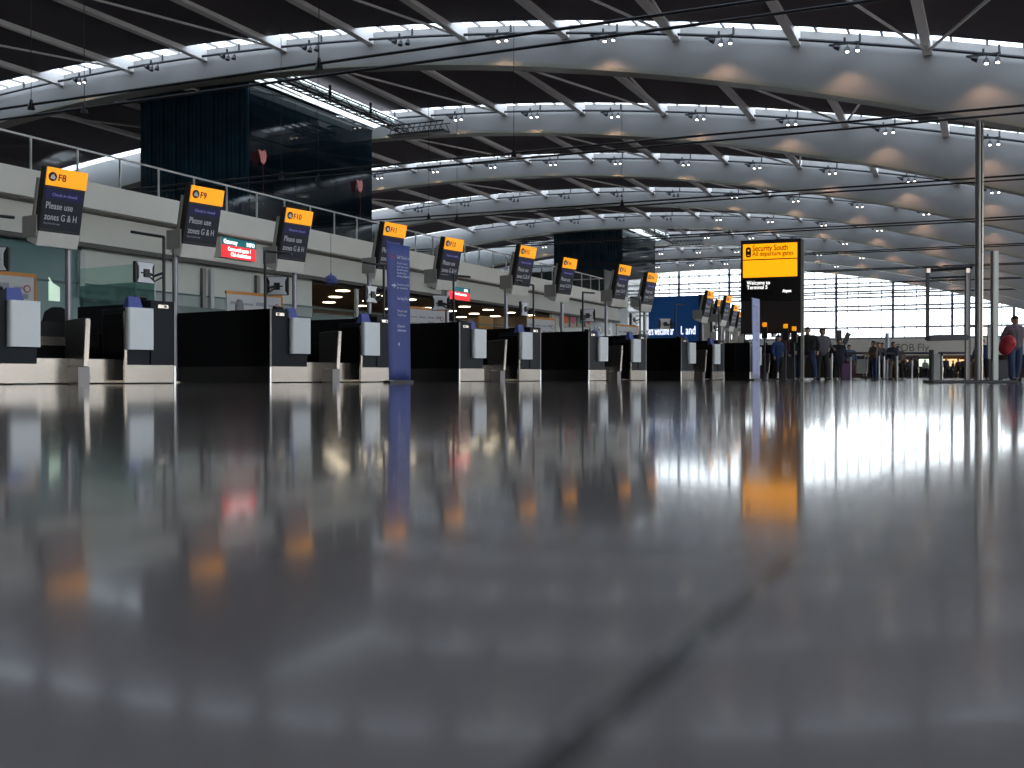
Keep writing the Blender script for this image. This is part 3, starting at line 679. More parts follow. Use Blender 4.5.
# ------------------------------------------------------------ desk signs on posts
def desk_sign(P, code, lab, side=1, post=.05, face=0.0, group='desk number signs on posts'):
    M = Matrix.Translation(P) @ Matrix.Rotation(-RTH+face, 4, 'Z')
    root = empty('desk_sign', M, lab, 'sign', group)
    T = M @ Matrix.Translation((0, 0, 2.87)) @ Matrix.Rotation(math.radians(12), 4, 'Y')   # leans towards the passengers
    pr_ = .33*side
    MB(M).tube([(-.35, pr_, 0), (-.35, pr_, 2.42)], post, 12).build('post', POSTM, root, smooth=False)
    MB(M).tube([(-.35, pr_, 0), (-.35, pr_, .02)], .14, 16).build('base_plate', STEEL, root)
    w = .375
    MB(T).box(-.14, .0, -w, w, -.42, .62).build('housing', BLACKP, root, bevel=.01)
    MB(T).box(-.20, -.14, -w-.02, w+.02, -.42, .42).build('rear_cover', mat('grey_cover', (.42, .42, .38), .45), root)
    MB(T).prism([(-.36, -.40), (.0, -.42), (-.02, -.66), (-.30, -.62)], -w, w, 'y').build('lower_box', mat('sign_metal', (.80, .79, .72), .35, metal=.1), root, bevel=.01)
    MB(M).box(-.50, -.12, -.40, .40, 2.38, 2.72).build('bracket_box', mat('grey_cover', (.42, .42, .38), .45), root)
    if True:
        op = MB(T).box(.0, .02, -w+.015, w, .33, .62).build('number_panel', ORANGE, root, bevel=.004)
        scn = MB(T).box(.0, .012, -w+.02, w-.02, -.37, .30).build('display_screen', SCREEN, root)
        MB(T).box(.012, .014, -w+.03, w-.03, .12, .28).build('display_header', SCREENB, scn)
        n = MB(T); n.tube([(.02, -w+.12, .475), (.026, -w+.12, .475)], .075, 20); n.build('round_symbol', INK, op)
        n = MB(T); n.prism([(-w+.08, .445), (-w+.155, .43), (-w+.165, .47), (-w+.14, .50), (-w+.13, .52), (-w+.105, .50), (-w+.09, .495)], .026, .03, 'x'); n.build('hand_symbol', WTXT, op)
        R = (T.to_3x3() @ Vector((0, 1, 0))); U = (T.to_3x3() @ Vector((0, 0, 1)))
        text(code, .155, face_matrix(T @ Vector((.022, -w+.215, .42)), R, U), INK, op, bold=.003)
        text('Please use', .155, face_matrix(T @ Vector((.014, -w+.06, -.04)), R, U), GLOWTXT, scn, fit=.48)
        text('zones G & H', .155, face_matrix(T @ Vector((.014, -w+.06, -.22)), R, U), GLOWTXT, scn, fit=.58)
        text('Check-in closed', .07, face_matrix(T @ Vector((.016, -w+.15, .17)), R, U), mat('violet_lettering', (.2, .2, .5), .5, emit=(.2, .2, .5), estr=.25), scn)
        text('Bag drop this way', .04, face_matrix(T @ Vector((.014, -w+.06, -.29)), R, U), mat('dim_lettering', (.15, .15, .17), .5, emit=(.15, .16, .18), estr=.4), scn)
    return root
signs = [('F8', 65, 168), ('F9', 205, 186), ('F10', 297, 208), ('F11', 393, 222), ('F12', 452, 237), ('F13', 526, 245), ('F14', 568, 257), ('F15', 623, 264), ('F16', 651, 272)]
base_e = Vector((-7.26, 17.5, 0)); base_o = Vector((-5.46, 19.2, 0)); step = Vector((2.94, 4.38, 0))
for i, (c, x, y) in enumerate(signs):
    Y = F*3.42/(YH-y)
    P = at(x, Y)
    P = P - Vector((.83, -.557, 0))*.05
    desk_sign(P, c, f'orange topped desk sign marked {c} on a steel post', side=1 if i % 2 == 0 else -1)
for i, (x, y) in enumerate(((709, 290), (719, 299), (727.5, 295), (735, 304), (740.5, 311), (745, 317))):
    Y = F*3.42/(YH-y)
    desk_sign(at(x-1, Y), f'G{i+1}', f'distant orange topped desk sign left of the security sign, {ORD[i]} from the left', face=math.radians(6), group='distant desk signs of the next zone')
for i, (x, y) in enumerate(((764.5, 322.5), (785.5, 324), (794, 326.5))):
    Y = 33.2; M = Matrix.Translation(at(x, Y)) @ Matrix.Rotation(math.radians(-30), 4, 'Z'); zt = zat(y, Y)
    q = empty('self_service_kiosk', M, f'slim dark kiosk with a small orange top before the security sign, {ORD[i]} from the left', 'kiosk', 'kiosks before the security sign')
    MB(M).tube([(0, 0, 0), (0, 0, zt-.5)], .03, 8).build('pole', BLKM, q)
    MB(M).tube([(0, 0, 0), (0, 0, .02)], .18, 16).build('foot', BLKM, q)
    MB(M).rbox(-.09, .09, -.03, .03, zt-.5, zt-.14, .02, 'y').build('screen_housing', BLACKP, q)
    MB(M).rbox(-.06, .06, -.03, .03, zt-.13, zt, .015, 'y').build('orange_top', ORANGE, q)

# distant desks of the next zone
for i, (x, Y, w_) in enumerate(((722, 44.5, 1.0), (733, 50, 1.4), (745, 63, 1.4), (783, 41, 1.6))):
    M = Matrix.Translation(at(x, Y)) @ Matrix.Rotation(-RTH, 4, 'Z')
    d_ = empty('service_desk', M, f'distant grey service desk, {ORD[i]} from the left beyond the desk row', 'service desk', 'distant service desks')
    MB(M).box(-.9, 0, -w_/2, w_/2, .1, 1.08).build('body', GREY if i > 2 else WPAN if False else GREY, d_)
    MB(M).box(-.95, .05, -w_/2-.05, w_/2+.05, 1.08, 1.14).build('counter_top', WPAN, d_)
    MB(M).box(-.88, .01, -w_/2, w_/2, 0, .1).build('kick_plate', STEEL, d_)
for i, (x, Y) in enumerate(((706, 45), (713, 47), (721, 49), (728, 52), (735, 55), (741, 58))):
    pm = MB(); P = at(x, Y); pm.box(P.x-.14, P.x+.14, P.y-.1, P.y+.1, 0, zat(322+i*1.5, Y))
    tag(pm.build('kiosk_column', mat('pale_column', (.45, .44, .38), .5), None), f'pale narrow column under the distant desk signs, {ORD[i]} from the left', 'column', 'pale columns in the next zone')

# ------------------------------------------------------------ banners
def banner(P, H, Wd, rot, m_, lab, lean=0.02, full=True):
    M = Matrix.Translation(P) @ Matrix.Rotation(rot, 4, 'Z')
    root = empty('roll_up_banner', M, lab, 'banner', None)
    n = 12; sh = MB(M); vs = []; fs = []
    for i in range(n+1):
        f = i/n; z = .05+f*(H-.05); w = Wd*(1+.06*f)+.0
        sk = -.045*f
        for j in range(5):
            g = j/4-.5; vs.append((g*w+sk, .012*math.cos(g*4)+.0, z-.02*g*f))
    for i in range(n):
        for j in range(4): q = i*5+j; fs.append((q, q+1, q+6, q+5))
    sh.add(vs, fs); o = sh.build('fabric', m_, root, smooth=True); so = o.modifiers.new('solid', 'SOLIDIFY'); so.thickness = .008; so.offset = 1
    MB(M).rbox(-Wd/2-.03, Wd/2+.03, -.06, .10, 0, .045, .02, 'z').build('base_foot', BLKM, root)
    MB(M).tube([(0, .06, .04), (0, .06, H-.02)], .012, 6).build('support_pole', BLKM, root)
    MB(M).tube([(-Wd*.53, .02, H), (Wd*.53, .02, H-.02)], .014, 6).build('top_rail', m_, root)
    R = M.to_3x3() @ Vector((1, 0, 0)); U = Vector((0, 0, 1)); wt = mat('banner_lettering', (.62, .66, .85), .6)
    def tx(s_, x, z, sz, fit=None): text(s_, sz, face_matrix(M @ Vector((x*Wd, -.02, z*H)), R, U), wt, root, fit=fit*Wd if fit else None)
    tx('Self Check-in', -.16, .893, .08, .58)
    for j, w_ in enumerate((.48, .50, .50, .44, .56)): tx(['Don\'t wait', 'you can use', 'the self service', 'kiosks for', 'all bag flights'][j], -.16, .855-.023*j, .05, w_)
    tx('Please have ready', -.16, .702, .055, .56); tx('for check-in:', -.16, .678, .055, .5)
    tx('Fast Bag Drop', -.14, .60, .07, .5)
    tx('Passport and', -.14, .512, .065, .44); tx('Travel Docs', -.14, .482, .065, .40)
    tx('Check-in', -.14, .402, .065, .34); tx('reference', -.14, .372, .065, .40)
    MB(M).prism([(-.40*Wd, .694*H), (-.30*Wd, .694*H), (-.30*Wd, .682*H), (-.20*Wd, .70*H), (-.30*Wd, .718*H), (-.30*Wd, .706*H), (-.40*Wd, .706*H)], -.025, -.02, 'y').build('arrow_symbol', wt, root)
    MB(M).prism([(-.48*Wd, .907*H), (-.27*Wd, .893*H), (-.25*Wd, .898*H), (-.45*Wd, .914*H)], -.025, -.02, 'y').build('red_swoosh', mat('swoosh_red', (.5, .03, .08), .5), root)
    MB(M).prism([(-.10*Wd, .27*H), (-.04*Wd, .27*H), (-.04*Wd, .285*H), (-.07*Wd, .295*H), (-.10*Wd, .285*H)], -.025, -.02, 'y').build('small_mark', wt, root)
    return root
Yb = 17.6
banner(at(399.5, Yb), zat(244.5, Yb), .52, math.radians(54), BANNER, 'tall deep blue roll-up banner with white lines of text standing before desk sign F11')
Yb = 31.5
banner(at(756, Yb), zat(298.5, Yb), .50, math.radians(53), BANNER2, 'pale blue roll-up banner standing in front of the big yellow security sign')

# ------------------------------------------------------------ security totem
YS = 34.0
pL = at(740.5, YS+.35); pR = at(803.5, YS-.35); d = (pR-pL).normalized(); Ls = (pR-pL).length
Ms = Matrix.Translation(pL) @ Matrix.Rotation(math.atan2(d.y, d.x), 4, 'Z')
st = empty('security_sign', Ms, 'tall yellow and black illuminated sign reading Security South', 'sign')
zs = lambda y: zat(y, YS)
MB(Ms).box(0, Ls*.955, .0, .25, zs(301), zs(242)+.08).build('sign_case', BLACKP, st, bevel=.01)
MB(Ms).box(Ls*.04, Ls*.90, -.02, 0, zs(258.7), zs(243.5)).build('upper_yellow_panel', ORANGEB, st)
MB(Ms).box(Ls*.04, Ls*.90, -.02, 0, zs(277), zs(259.8)).build('lower_yellow_panel', ORANGEB, st)
MB(Ms).box(0, Ls*.955, .04, .06, zs(333.5), zs(278)).build('lower_panel', mat('brown_black_panel', (.02, .012, .01), .3), st)
MB(Ms).box(0, Ls*.955, .0, .2, zs(301), zs(278.5)).build('black_panel', BLACKP, st)
MB(Ms).box(Ls*.26, Ls*.26+.06, 0, .16, .0, zs(301)).build('left_post', BLACKP, st)
MB(Ms).box(Ls*.955, Ls, 0, .18, 0, zs(241)).build('right_post', mat('post_grey_green', (.30, .31, .26), .5), st)
MB(Ms).box(Ls*.25, Ls, -.05, .3, 0, .03).build('base_plate', STEELD, st)
sym = MB(Ms); sym.rbox(Ls*.085, Ls*.17, -.035, -.02, zs(256.8), zs(246.5), .07, 'y', n=6); sy = sym.build('lock_symbol', INK, st)
MB(Ms).tube([(Ls*.128, -.036, zs(249.8)), (Ls*.128, -.04, zs(249.8))], .03, 10).box(Ls*.11, Ls*.145, -.04, -.036, zs(255), zs(254.3)).build('symbol_detail', ORANGEB, sy)
D3 = Vector(d); U3 = Vector((0, 0, 1))
brn = mat('brown_ink', (.12, .03, .0), .5)
text('Security South', .26, face_matrix(Ms @ Vector((Ls*.19, -.025, zs(250.6))), D3, U3), brn, st, fit=Ls*.56, bold=.003)
text('All departure gates', .2, face_matrix(Ms @ Vector((Ls*.19, -.025, zs(255.6))), D3, U3), brn, st, fit=Ls*.65, bold=.002)
text('Welcome to', .17, face_matrix(Ms @ Vector((Ls*.10, -.005, zs(284.2))), D3, U3), WTXTE, st, fit=Ls*.37, bold=.001)
text('Terminal 5', .17, face_matrix(Ms @ Vector((Ls*.10, -.005, zs(288.7))), D3, U3), WTXTE, st, fit=Ls*.33, bold=.001)
text('Airport', .13, face_matrix(Ms @ Vector((Ls*.67, -.005, zs(292.6))), D3, U3), WTXTE, st, fit=Ls*.14, bold=.004)

# ------------------------------------------------------------ steel stand on the right
YG = 17.5
gx = lambda x: (x-512)/F*YG
G = empty('steel_gate_frame', Matrix.Translation(at(970, YG)), 'steel stand of tall posts and an empty frame on a low base at the right', 'frame')
zg = lambda y: zat(y, YG)
MB().box(gx(928), gx(1012), YG-.22, YG+.22, 0, .05).build('base_plate', BLKM, G, bevel=.01)
MB().tube([(gx(975), YG-.1, .03), (gx(975), YG-.1, zg(123))], .048, 12).build('tall_post', STEELD, G, smooth=False)
MB().box(gx(978), gx(979.3), YG-.14, YG-.1, .03, zg(123)).build('post_edge_strip', STEEL, G)
MB().box(gx(993.6), gx(998.4), YG, YG+.09, .03, zg(251)).build('short_post', mat('pale_steel_post', (.42, .46, .43), .4, metal=.3), G)
MB().box(gx(992.4), gx(993.6), YG-.02, YG+.09, .03, zg(251)).build('post_shadow_strip', STEELD, G)
MB().box(gx(926.6), gx(929.4), YG, YG+.05, zg(340), zg(269)).build('left_upright', BLKM, G)
MB().box(gx(966), gx(970.6), YG, YG+.06, .03, zg(268)).build('right_upright', STEELD, G)
MB().tube([(gx(926), YG+.02, zg(270.5)), (gx(972), YG+.02, zg(267.5))], .028, 8).build('top_rail', BLKM, G)
MB().tube([(gx(929), YG+.02, zg(278)), (gx(967), YG+.02, zg(276.5))], .018, 8).build('second_rail', BLKM, G)
for xx in (927, 966.5): MB().box(gx(xx)-.02, gx(xx)+.04, YG-.03, YG+.06, zg(273), zg(268.5)).build('clamp', STEEL, G)
fm = MB(); fm.prism([(gx(926), zg(338.5)), (gx(929), zg(341)), (gx(966), zg(340)), (gx(968), zg(337)), (gx(964), zg(334.5)), (gx(932), zg(335))], YG-.1, YG+.1, 'y'); fm.build('crossboard', BLKM, G, bevel=.006)
MB().box(gx(970), gx(990), YG+.02, YG+.05, zg(327.5), zg(324.5)).build('inner_rail', STEELD, G)
MB().box(gx(988.5), gx(993), YG+.02, YG+.06, zg(359), zg(325)).build('inner_panel', STEELD, G)
for xx in (995.5, 999.5, 1002.5): MB().tube([(gx(xx), YG+.2, .03), (gx(xx), YG+.2, zg(355 if xx < 998 else 357))], .008, 6).build('rod', STEEL, G)

# white-faced stub post and queue barriers
posts = [(827, 44.5, 355), (831.5, 44.5, 352.5), (850.5, 44.5, 354), (879, 44.5, 353), (884, 44.5, 353.5), (897, 44.5, 353), (912, 56, 358), (942, 44.5, 353), (764, 38, 351), (871, 49, 359)]
belts = []
for i, (x, Y, y) in enumerate(posts):
    P = at(x, Y); zt_ = zat(y, Y)
    q = empty('queue_barrier_post', Matrix.Translation(P), f'silver queue barrier post, {ORD[sorted(p[0] for p in posts).index(x)]} from the left', 'barrier post', 'queue barrier posts')
    MB(q.matrix_basis).tube([(0, 0, .01), (0, 0, zt_)], .04 if x != 831.5 else .065, 10).build('shaft', mat('silver_post', (.62, .64, .62), .35, metal=.4), q)
    MB(q.matrix_basis).tube([(0, 0, 0), (0, 0, .03)], .17, 16).build('foot', STEELD, q)
    MB(q.matrix_basis).tube([(0, 0, zt_-.12), (0, 0, zt_+.01)], .055, 10).build('belt_cassette', BLKM, q)
def belt(x0, x1, y, Y, lab):
    P0, P1 = at(x0, Y), at(x1, Y); z = zat(y, Y)
    m_ = MB(); m_.box(P0.x, P1.x, Y-.006, Y+.006, z-.045, z+.045)
    tag(m_.build('barrier_belt', mat('belt_blue_black', (.025, .03, .05), .6)), lab, 'barrier belt', 'queue barrier belts')
belt(827, 884, 353.2, 44.5, 'long dark queue belt stretched across the middle of the waiting people')
belt(884, 932, 353.2, 44.5, 'dark queue belt right of the white column reaching the white barrier panel')
belt(850, 897, 358, 47, 'lower dark queue belt behind the people at the middle barrier')
belt(938, 966, 353, 44.5, 'dark queue belt between the white barrier panel and the steel stand')
belt(900, 940, 358, 56, 'farther low queue belt left of the white barrier panel')
wp = empty('barrier_stub_wall', Matrix.Translation(at(934.5, 30)), 'narrow white barrier panel with a dark post at the left end of the steel stand', 'barrier panel')
MB(wp.matrix_basis).box(-.06, .12, -.1, .1, 0, zat(354, 30)).build('white_panel', mat('barrier_white', (.45, .48, .45), .5), wp)
MB(wp.matrix_basis).box(-.12, -.06, -.1, .1, 0, zat(350, 30)).build('dark_post', BLKM, wp)
cl = MB(); P = at(887, 48); cl.tube([(P.x, P.y, 0), (P.x, P.y, zat(336, 48)), (P.x, P.y, zat(333, 48))], .085, 12)
tag(cl.build('slim_column', mat('pale_blue_column', (.55, .62, .72), .4)), 'slim pale blue column rising among the queue barriers', 'column')
# trolley with luggage
Mt = Matrix.Translation(at(858, 46))
tr = empty('luggage_trolley', Mt, 'luggage trolley in the queue carrying a white box', 'trolley')
fr = MB(Mt); fr.tube([(-.35, 0, .15), (.35, 0, .15)], .02, 6).tube([(.35, 0, .15), (.42, 0, 1.0)], .02, 6).tube([(-.35, .4, .15), (.35, .4, .15)], .02, 6).tube([(.35, .4, .15), (.42, .4, 1.0)], .02, 6).tube([(.42, 0, 1.0), (.42, .4, 1.0)], .025, 6).tube([(-.35, 0, .15), (-.35, .4, .15)], .02, 6)
fr.build('frame', STEEL, tr)
for xx, yy in ((-.3, 0), (-.3, .4), (.3, 0), (.3, .4)): MB(Mt).tube([(xx, yy-.02, .06), (xx, yy+.02, .06)], .06, 12).build('wheel', BLACKP, tr)
bx = MB(Mt @ Matrix.Translation((-.25, 0, 0))); bx.rbox(-.15, .15, 0, .4, .17, .6, .05, 'y'); tag(bx.build('suitcase', mat('maroon_case', (.16, .01, .03), .5), None), 'dark red suitcase standing on the luggage trolley', 'suitcase')
bx = MB(Mt @ Matrix.Translation((.18, 0, 0))); bx.box(-.26, .26, 0, .35, .25, .85); tag(bx.build('storage_box', mat('pale_box', (.40, .44, .40), .5), None, bevel=.02), 'pale box on the luggage trolley beside the red suitcase', 'box')
bx = MB(Matrix.Translation(at(845.5, 42))); bx.rbox(-.16, .16, -.1, .12, .05, .62, .08, 'y'); bx.tube([(-.12, -.08, .05), (-.12, .08, .05)], .05, 8).tube([(.12, -.08, .05), (.12, .08, .05)], .05, 8); bx.tube([(-.05, 0, .6), (-.05, 0, .95)], .012, 5).tube([(.05, 0, .6), (.05, 0, .95)], .012, 5)
tag(bx.build('wheeled_bag', mat('mauve_bag', (.12, .05, .14), .6)), 'mauve wheeled bag beside the dark clothed person in the queue', 'bag')
bx = MB(Matrix.Translation(at(788, 36.4))); bx.rbox(-.25, .25, -.14, .14, .05, .78, .06, 'y'); bx.tube([(-.12, 0, .75), (-.12, 0, 1.0), (.12, 0, 1.0), (.12, 0, .75)], .012, 5)
tag(bx.build('large_suitcase', mat('charcoal_case', (.02, .02, .026), .6)), 'large charcoal suitcase beneath the security sign', 'suitcase')

# ------------------------------------------------------------ people
def capsules(mb, segs):
    for p0, r0, p1, r1 in segs:
        p0 = Vector(p0); p1 = Vector(p1); d = p1-p0
        n = 6 if max(r0, r1) > .03 else 4
        pts = [p0+d*i/n for i in range(n+1)]
        mb.tube(pts, r0, 10, r1=r1); mb.ball(p0, r0, n=10); mb.ball(p1, r1, n=10)
def remesh(mb, name, m_, parent, vox):
    o = mb.build(name, m_, parent); r = o.modifiers.new('remesh', 'REMESH'); r.mode = 'VOXEL'; r.voxel_size = vox; r.use_smooth_shade = True
    sm_ = o.modifiers.new('smooth', 'SMOOTH'); sm_.iterations = 2; sm_.factor = .5
    dg = bpy.context.evaluated_depsgraph_get(); me = bpy.data.meshes.new_from_object(o.evaluated_get(dg))
    o.modifiers.clear(); o.data = me
    if not me.materials: me.materials.append(m_)
    return o
def person(P, H, face, top, bottom, lab, hair=None, arms=((.30, .0, .80), (.30, .0, .80)), stride=0.0, spread=.13, vox=.02, coat=0.0, head_turn=0.0, skirt=False, rucksack=None, bulk=1.28):
    """faces local +y; arms = wrist targets (out, forward, height) for left/right"""
    M = Matrix.Translation(P) @ Matrix.Rotation(face, 4, 'Z') @ Matrix.Scale(H/1.75, 4) @ Matrix.Scale(bulk, 4, (1, 0, 0))
    root = empty('person', M, lab, 'person')
    segs_body = []; top_s = []; bot_s = []
    hip = .95
    # trunk
    tor = [((0, 0, .95), .125, (0, .0, 1.12), .115), ((0, 0, 1.12), .115, (0, 0, 1.34), .13), ((-.075, 0, 1.02), .10, (-.09, 0, 1.34), .11), ((.075, 0, 1.02), .10, (.09, 0, 1.34), .11), ((-.15, 0, 1.42), .065, (.15, 0, 1.42), .065)]
    segs_body += tor+[((0, 0, 1.40), .062, (0, .01, 1.55), .055)]
    top_s += [(a, ra+.02, b, rb+.02) for a, ra, b, rb in tor]+[((0, 0, 1.42), .075, (0, 0, 1.49), .07)]
    for sd, (ox, oy, oz) in zip((-1, 1), arms):
        sh_ = Vector((sd*.19, 0, 1.42)); wr = Vector((sd*ox, oy, oz)); d = wr-sh_
        L = min(d.length, .52); wr = sh_+d.normalized()*L
        h_ = math.sqrt(max(0, .27**2-(L/2)**2)); mid = (sh_+wr)/2
        bend = Vector((sd*.35, -1, -.25)); bend = (bend-d.normalized()*bend.dot(d.normalized())).normalized()
        el = mid+bend*h_
        segs_body += [(sh_, .052, el, .04), (el, .04, wr, .028)]
        top_s += [(sh_, .068, el, .056), (el, .055, wr, .042)]
        fd = (wr-el).normalized(); side = fd.cross(Vector((sd, 0, 0))).normalized() if abs(fd.x) < .9 else Vector((0, 1, 0))
        palm = wr+fd*.085; segs_body += [(wr, .028, palm, .034), (wr+side*.015, .024, palm+side*.022, .026), (wr-side*.015, .024, palm-side*.022, .026)]
        for q in range(4):
            b0 = palm+side*(.03-.02*q); ln = (.065, .078, .072, .055)[q]; tip = b0+fd*ln*.6; curl = tip+(fd*.5-Vector((sd, 0, 0))*.6)*ln*.5
            segs_body += [(b0, .0125, tip, .011), (tip, .011, curl, .009)]
        segs_body += [(wr+fd*.03+side*.03, .014, wr+fd*.075+side*.065, .011)]
    for sd in (-1, 1):
        k = stride*sd
        h_ = (sd*.09, 0, .92); kn = (sd*(.09+spread*.35), k*.5+.02, .50); an = (sd*(.08+spread*.5), k-.01, .09)
        segs_body += [(h_, .09, kn, .058), (kn, .058, an, .038), (an, .035, (an[0], an[1]+.12, .035), .03)]
        bot_s += [((h_[0], 0, .96), .10, h_, .10), (h_, .103, kn, .078), (kn, .078, (an[0], an[1], .10), .068)]
        sh = MB(M); capsules(sh, [((an[0], an[1]-.03, .045), .043, (an[0]+sd*.01, an[1]+.16, .035), .035), ((an[0], an[1], .10), .045, (an[0], an[1], .05), .045)])
        remesh(sh, 'shoe', BLACKP, root, vox*.8)
    bot_s += [((-.06, 0, .96), .11, (.06, 0, .96), .11)]
    if skirt: bot_s += [((0, 0, .95), .13, (0, 0, .55), .21)]
    if coat: top_s += [((-.06, 0, .98), .12, (-.06, -.0, .98-coat), .14), ((.06, 0, .98), .12, (.06, 0, .98-coat), .14)]
    HM = Matrix.Translation((0, .01, 1.55)) @ Matrix.Rotation(head_turn, 4, 'Z')
    hs = [((0, .0, .08), .078, (0, .01, .14), .078), ((0, .04, .02), .05, (0, .045, .10), .06), ((0, .075, .0), .028, (0, .07, .02), .03), ((0, .09, .085), .012, (0, .112, .055), .014), ((-.03, .092, .02), .01, (.03, .092, .02), .01),
          ((-.082, 0, .06), .012, (-.086, -.008, .095), .013), ((.082, 0, .06), .012, (.086, -.008, .095), .013), ((-.03, .085, .085), .013, (-.028, .087, .085), .013), ((.03, .085, .085), .013, (.028, .087, .085), .013)]
    segs_body += [(HM @ Vector(a), ra, HM @ Vector(b), rb) for a, ra, b, rb in hs]
    b_ = MB(M); capsules(b_, segs_body); remesh(b_, 'body', SKIN, root, vox*.75)
    t_ = MB(M); capsules(t_, top_s); remesh(t_, 'jacket', top, root, vox)
    q_ = MB(M); capsules(q_, bot_s); remesh(q_, 'trousers' if not skirt else 'skirt', bottom, root, vox)
    h_ = MB(M); hh = [((0, -.02, .13), .082, (0, .02, .15), .078), ((0, -.03, .08), .078, (0, -.03, .13), .08)]
    if hair == 'long': hh += [((0, -.05, .1), .08, (0, -.06, -.06), .06)]
    capsules(h_, [(HM @ Vector(a), ra, HM @ Vector(b), rb) for a, ra, b, rb in hh]); remesh(h_, 'hair', HAIR, root, vox)
    return root
jk = {}
def cl_(nm, c): return mat('cloth_'+nm, c, .85)
NAVY = cl_('navy', (.012, .014, .03)); BLK = cl_('black', (.010, .010, .012)); JEAN = cl_('denim', (.03, .05, .11)); BLU = cl_('blue', (.02, .06, .18)); MAR = cl_('maroon', (.10, .03, .04))
GRN = cl_('green', (.05, .09, .03)); TAN = cl_('tan', (.16, .12, .09)); RED = cl_('red', (.45, .02, .03)); LBL = cl_('light_blue', (.12, .20, .30)); GRY = cl_('grey', (.10, .09, .11)); WHT = cl_('white', (.5, .5, .48))
def hz(y, Y): return zat(y, Y)
R_ = math.radians
person(at(807.5, 35.5), hz(327.5, 35.5), R_(160), BLK, JEAN, 'man in black jacket and jeans, tallest figure right of the security sign', arms=((.26, .05, .95), (.28, .1, .95)), vox=.016, spread=.2)
person(at(822, 36), hz(328.5, 36), R_(200), GRY, BLK, 'person in dark grey jacket standing right of the man in jeans', arms=((.22, .25, 1.05), (.28, .05, .9)), vox=.016)
person(at(796.5, 38), hz(334, 38), R_(120), NAVY, NAVY, 'person in navy half hidden behind the man in black jacket', vox=.022)
person(at(778, 37), hz(335.5, 37), R_(-140), BLU, BLK, 'person in bright blue coat queueing beneath the security sign', arms=((.2, .3, 1.0), (.3, .1, .9)), coat=.25, hair='long', vox=.018)
person(at(788, 39), hz(333, 39), R_(180), MAR, BLK, 'person in maroon top beside the blue coat beneath the security sign', vox=.02)
person(at(794, 41), hz(337, 41), R_(150), GRN, BLK, 'person in green top behind the maroon top beneath the security sign', vox=.022)
person(at(766, 42), hz(343, 42), R_(90), BLK, BLK, 'person in black right of the pale banner, leaning at the desk', arms=((.2, .35, 1.1), (.25, .3, 1.05)), vox=.022)
person(at(838.5, 43), hz(339, 43), R_(190), NAVY, BLK, 'person with dark rucksack between the grey jacket and the pale blue top', arms=((.32, .0, .9), (.32, .0, .9)), vox=.02, coat=.3)
person(at(849, 45), hz(345, 45), R_(170), LBL, MAR, 'person in light blue top and dark red skirt in the queue', skirt=True, vox=.022)
person(at(873.5, 44), hz(341, 44), R_(100), TAN, JEAN, 'person in tan top facing left by the middle barrier', arms=((.15, .35, 1.15), (.2, .3, 1.15)), vox=.02)
person(at(878.5, 47), hz(342.5, 47), R_(160), GRY, BLK, 'dark haired person just behind the tan top', vox=.024)
person(at(893, 45), hz(342, 45), R_(200), NAVY, TAN, 'person in navy with tan trousers right of the slim pale column', vox=.02)
person(at(898, 47), hz(346, 47), R_(170), TAN, BLK, 'person in brown top right of the navy top by the slim column', vox=.024)
pm = person(at(1014.5, 28), hz(316.5, 28), R_(195), cl_('mauve_grey', (.12, .09, .11)), JEAN, 'man in grey top and jeans carrying a big red bag at the right edge', arms=((.42, .05, .95), (.30, .0, .85)), stride=.16, spread=.15, vox=.014)
person(at(982.5, 40), hz(339.5, 40), R_(150), BLU, NAVY, 'person in blue seen between the posts of the steel stand', vox=.02)
person(at(978.0, 52), hz(346, 52), R_(120), GRY, BLK, 'grey person farther away between the steel stand posts', vox=.026)
# the red bag
Mb = Matrix.Translation(at(1006.5, 27.6)+Vector((0, 0, zat(344.5, 27.6)))) @ Matrix.Rotation(R_(-25), 4, 'Y')
rb = empty('holdall', Mb, 'big bright red holdall carried by the man at the right edge', 'bag')
b_ = MB(Mb); capsules(b_, [((-.08, -.0, -.08), .17, (.06, 0, .03), .20)]); remesh(b_, 'bag_body', mat('red_nylon', (.38, .01, .02), .6), rb, .02)
MB(Mb).tube([(-.12, 0, .08), (-.05, 0, .24), (.08, 0, .26), (.14, 0, .12)], .012, 6).build('handle', BLACKP, rb)
bx = MB(Matrix.Translation(at(1000.5, 29))); bx.rbox(-.16, .16, -.1, .1, .05, .55, .05, 'y'); bx.tube([(0, -.06, .05), (0, .06, .05)], .05, 10)
tag(bx.build('trolley_case', mat('dark_case', (.02, .02, .03), .5)), 'small dark trolley case behind the man with the red bag', 'suitcase')
person(at(882, 49.5), hz(343, 49.5), R_(180), RED, BLK, 'person in bright red top left of the slim pale column', vox=.026)
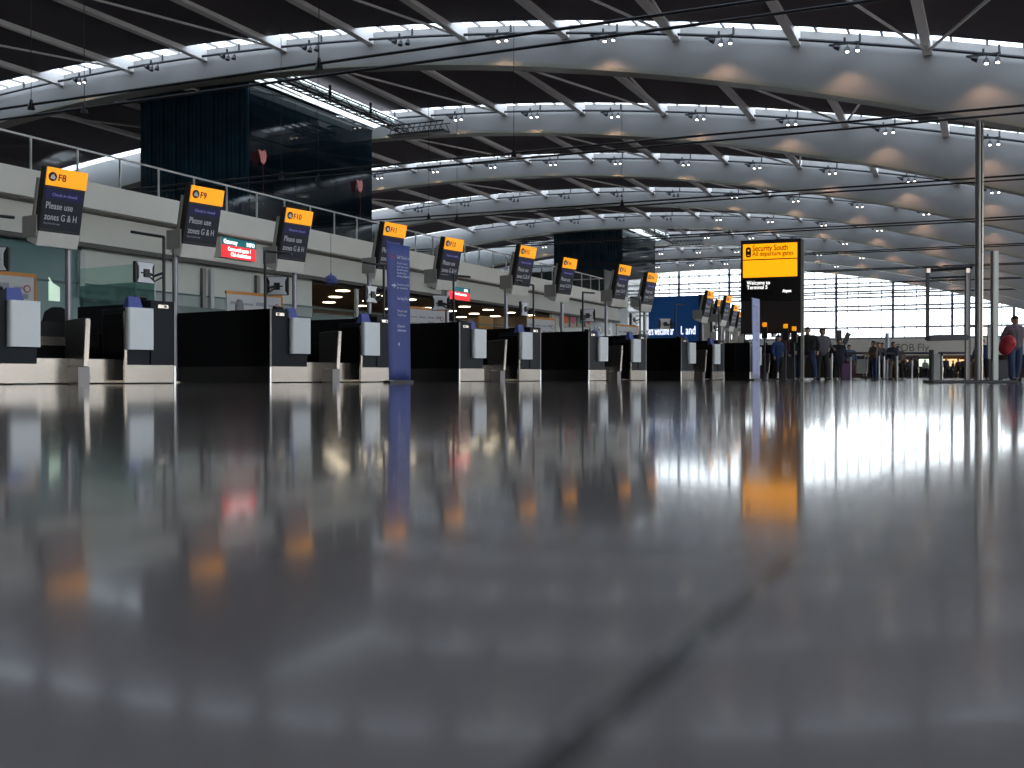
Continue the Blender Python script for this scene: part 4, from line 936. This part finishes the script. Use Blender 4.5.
for i, (x, y0, y1, Y) in enumerate(((839.2, 330, 343, 47), (844.5, 332, 343, 47.5))):
    P = at(x, Y); M = Matrix.Translation(P)
    k_ = empty('information_display', M, f'tall thin dark display on a pole above the queue, {"left" if i == 0 else "right"} of two', 'display')
    MB(M).tube([(0, 0, 0), (0, 0, zat(y1, Y))], .03, 8).build('pole', BLKM, k_)
    T = M @ Matrix.Translation((0, 0, zat(y1, Y))) @ Matrix.Rotation(R_(0 if i == 0 else 22), 4, 'Y')
    MB(T).rbox(-.10, .10, -.04, .04, -.05, zat(y0, Y)-zat(y1, Y), .04, 'y').build('display_head', BLACKP, k_)
    if i: MB(T).box(.0, .22, -.02, .02, .42, .47).build('side_arm', BLACKP, k_)

# ------------------------------------------------------------ far shops: lights, counters, seated figures
for i, (x, c, w_, z0, z1) in enumerate(((922, (.85, 1.0, .8), 2.2, .8, 3.0), (951, (1.0, .62, .28), 2.6, .7, 3.0), (779, (.5, 1.0, .8), 3.0, 1.2, 3.2), (905, (1.0, .7, .4), 1.2, 2.4, 2.9), (965, (1.0, .6, .3), 1.5, 2.6, 2.9))):
    t, Y = t_at(x, SW+7)
    o = MB(MAB); o.box(t-w_/2, t+w_/2, SW+6.9, SW+7, z0, z1)
    tag(o.build('lit_shop_panel', mat(f'shop_light_{i}', (.6, .5, .4), .5, emit=c, estr=1.0 if i != 2 else .8)), ['pale lit shop front under the far window', 'warm orange lit shop front under the far window', 'green white lit shop front behind the security sign',
        'small warm lit sign left in the far shops', 'small warm lit sign right in the far shops'][i], 'shop front')
for x0, x1, i in ((905, 918, 0), (919, 931, 1), (944, 958, 2), (959, 972, 3), (1003, 1012, 4)):
    t0_, Y = t_at(x0, 120); t1_, _ = t_at(x1, 120)
    o = MB(MAB); o.box(t0_, t1_-.2, 120, 121, 0, 1.1); o.box(t0_-.1, t1_-.1, 119.9, 121.1, 1.1, 1.2)
    tag(o.build('cafe_counter', BLACKP), f'dark distant counter in front of the shops, {ORD[i]} from the left', 'counter', 'distant counters')
far_p = [(903, 85, 360), (909, 95, 362), (917, 90, 363), (925, 100, 361), (940, 92, 361), (946, 88, 360), (953, 104, 363), (958, 95, 362), (965, 90, 361)]
for i, (x, Y, y) in enumerate(far_p):
    cl = [BLK, NAVY, GRY, WHT, BLK, NAVY, BLK, MAR, GRY][i]
    person(at(x, Y), 1.7*(hz(y, Y)/1.7 if False else 1), R_(40*i), cl, BLK, f'tiny distant person before the far shops, {ORD[i]} from the left', vox=.04)
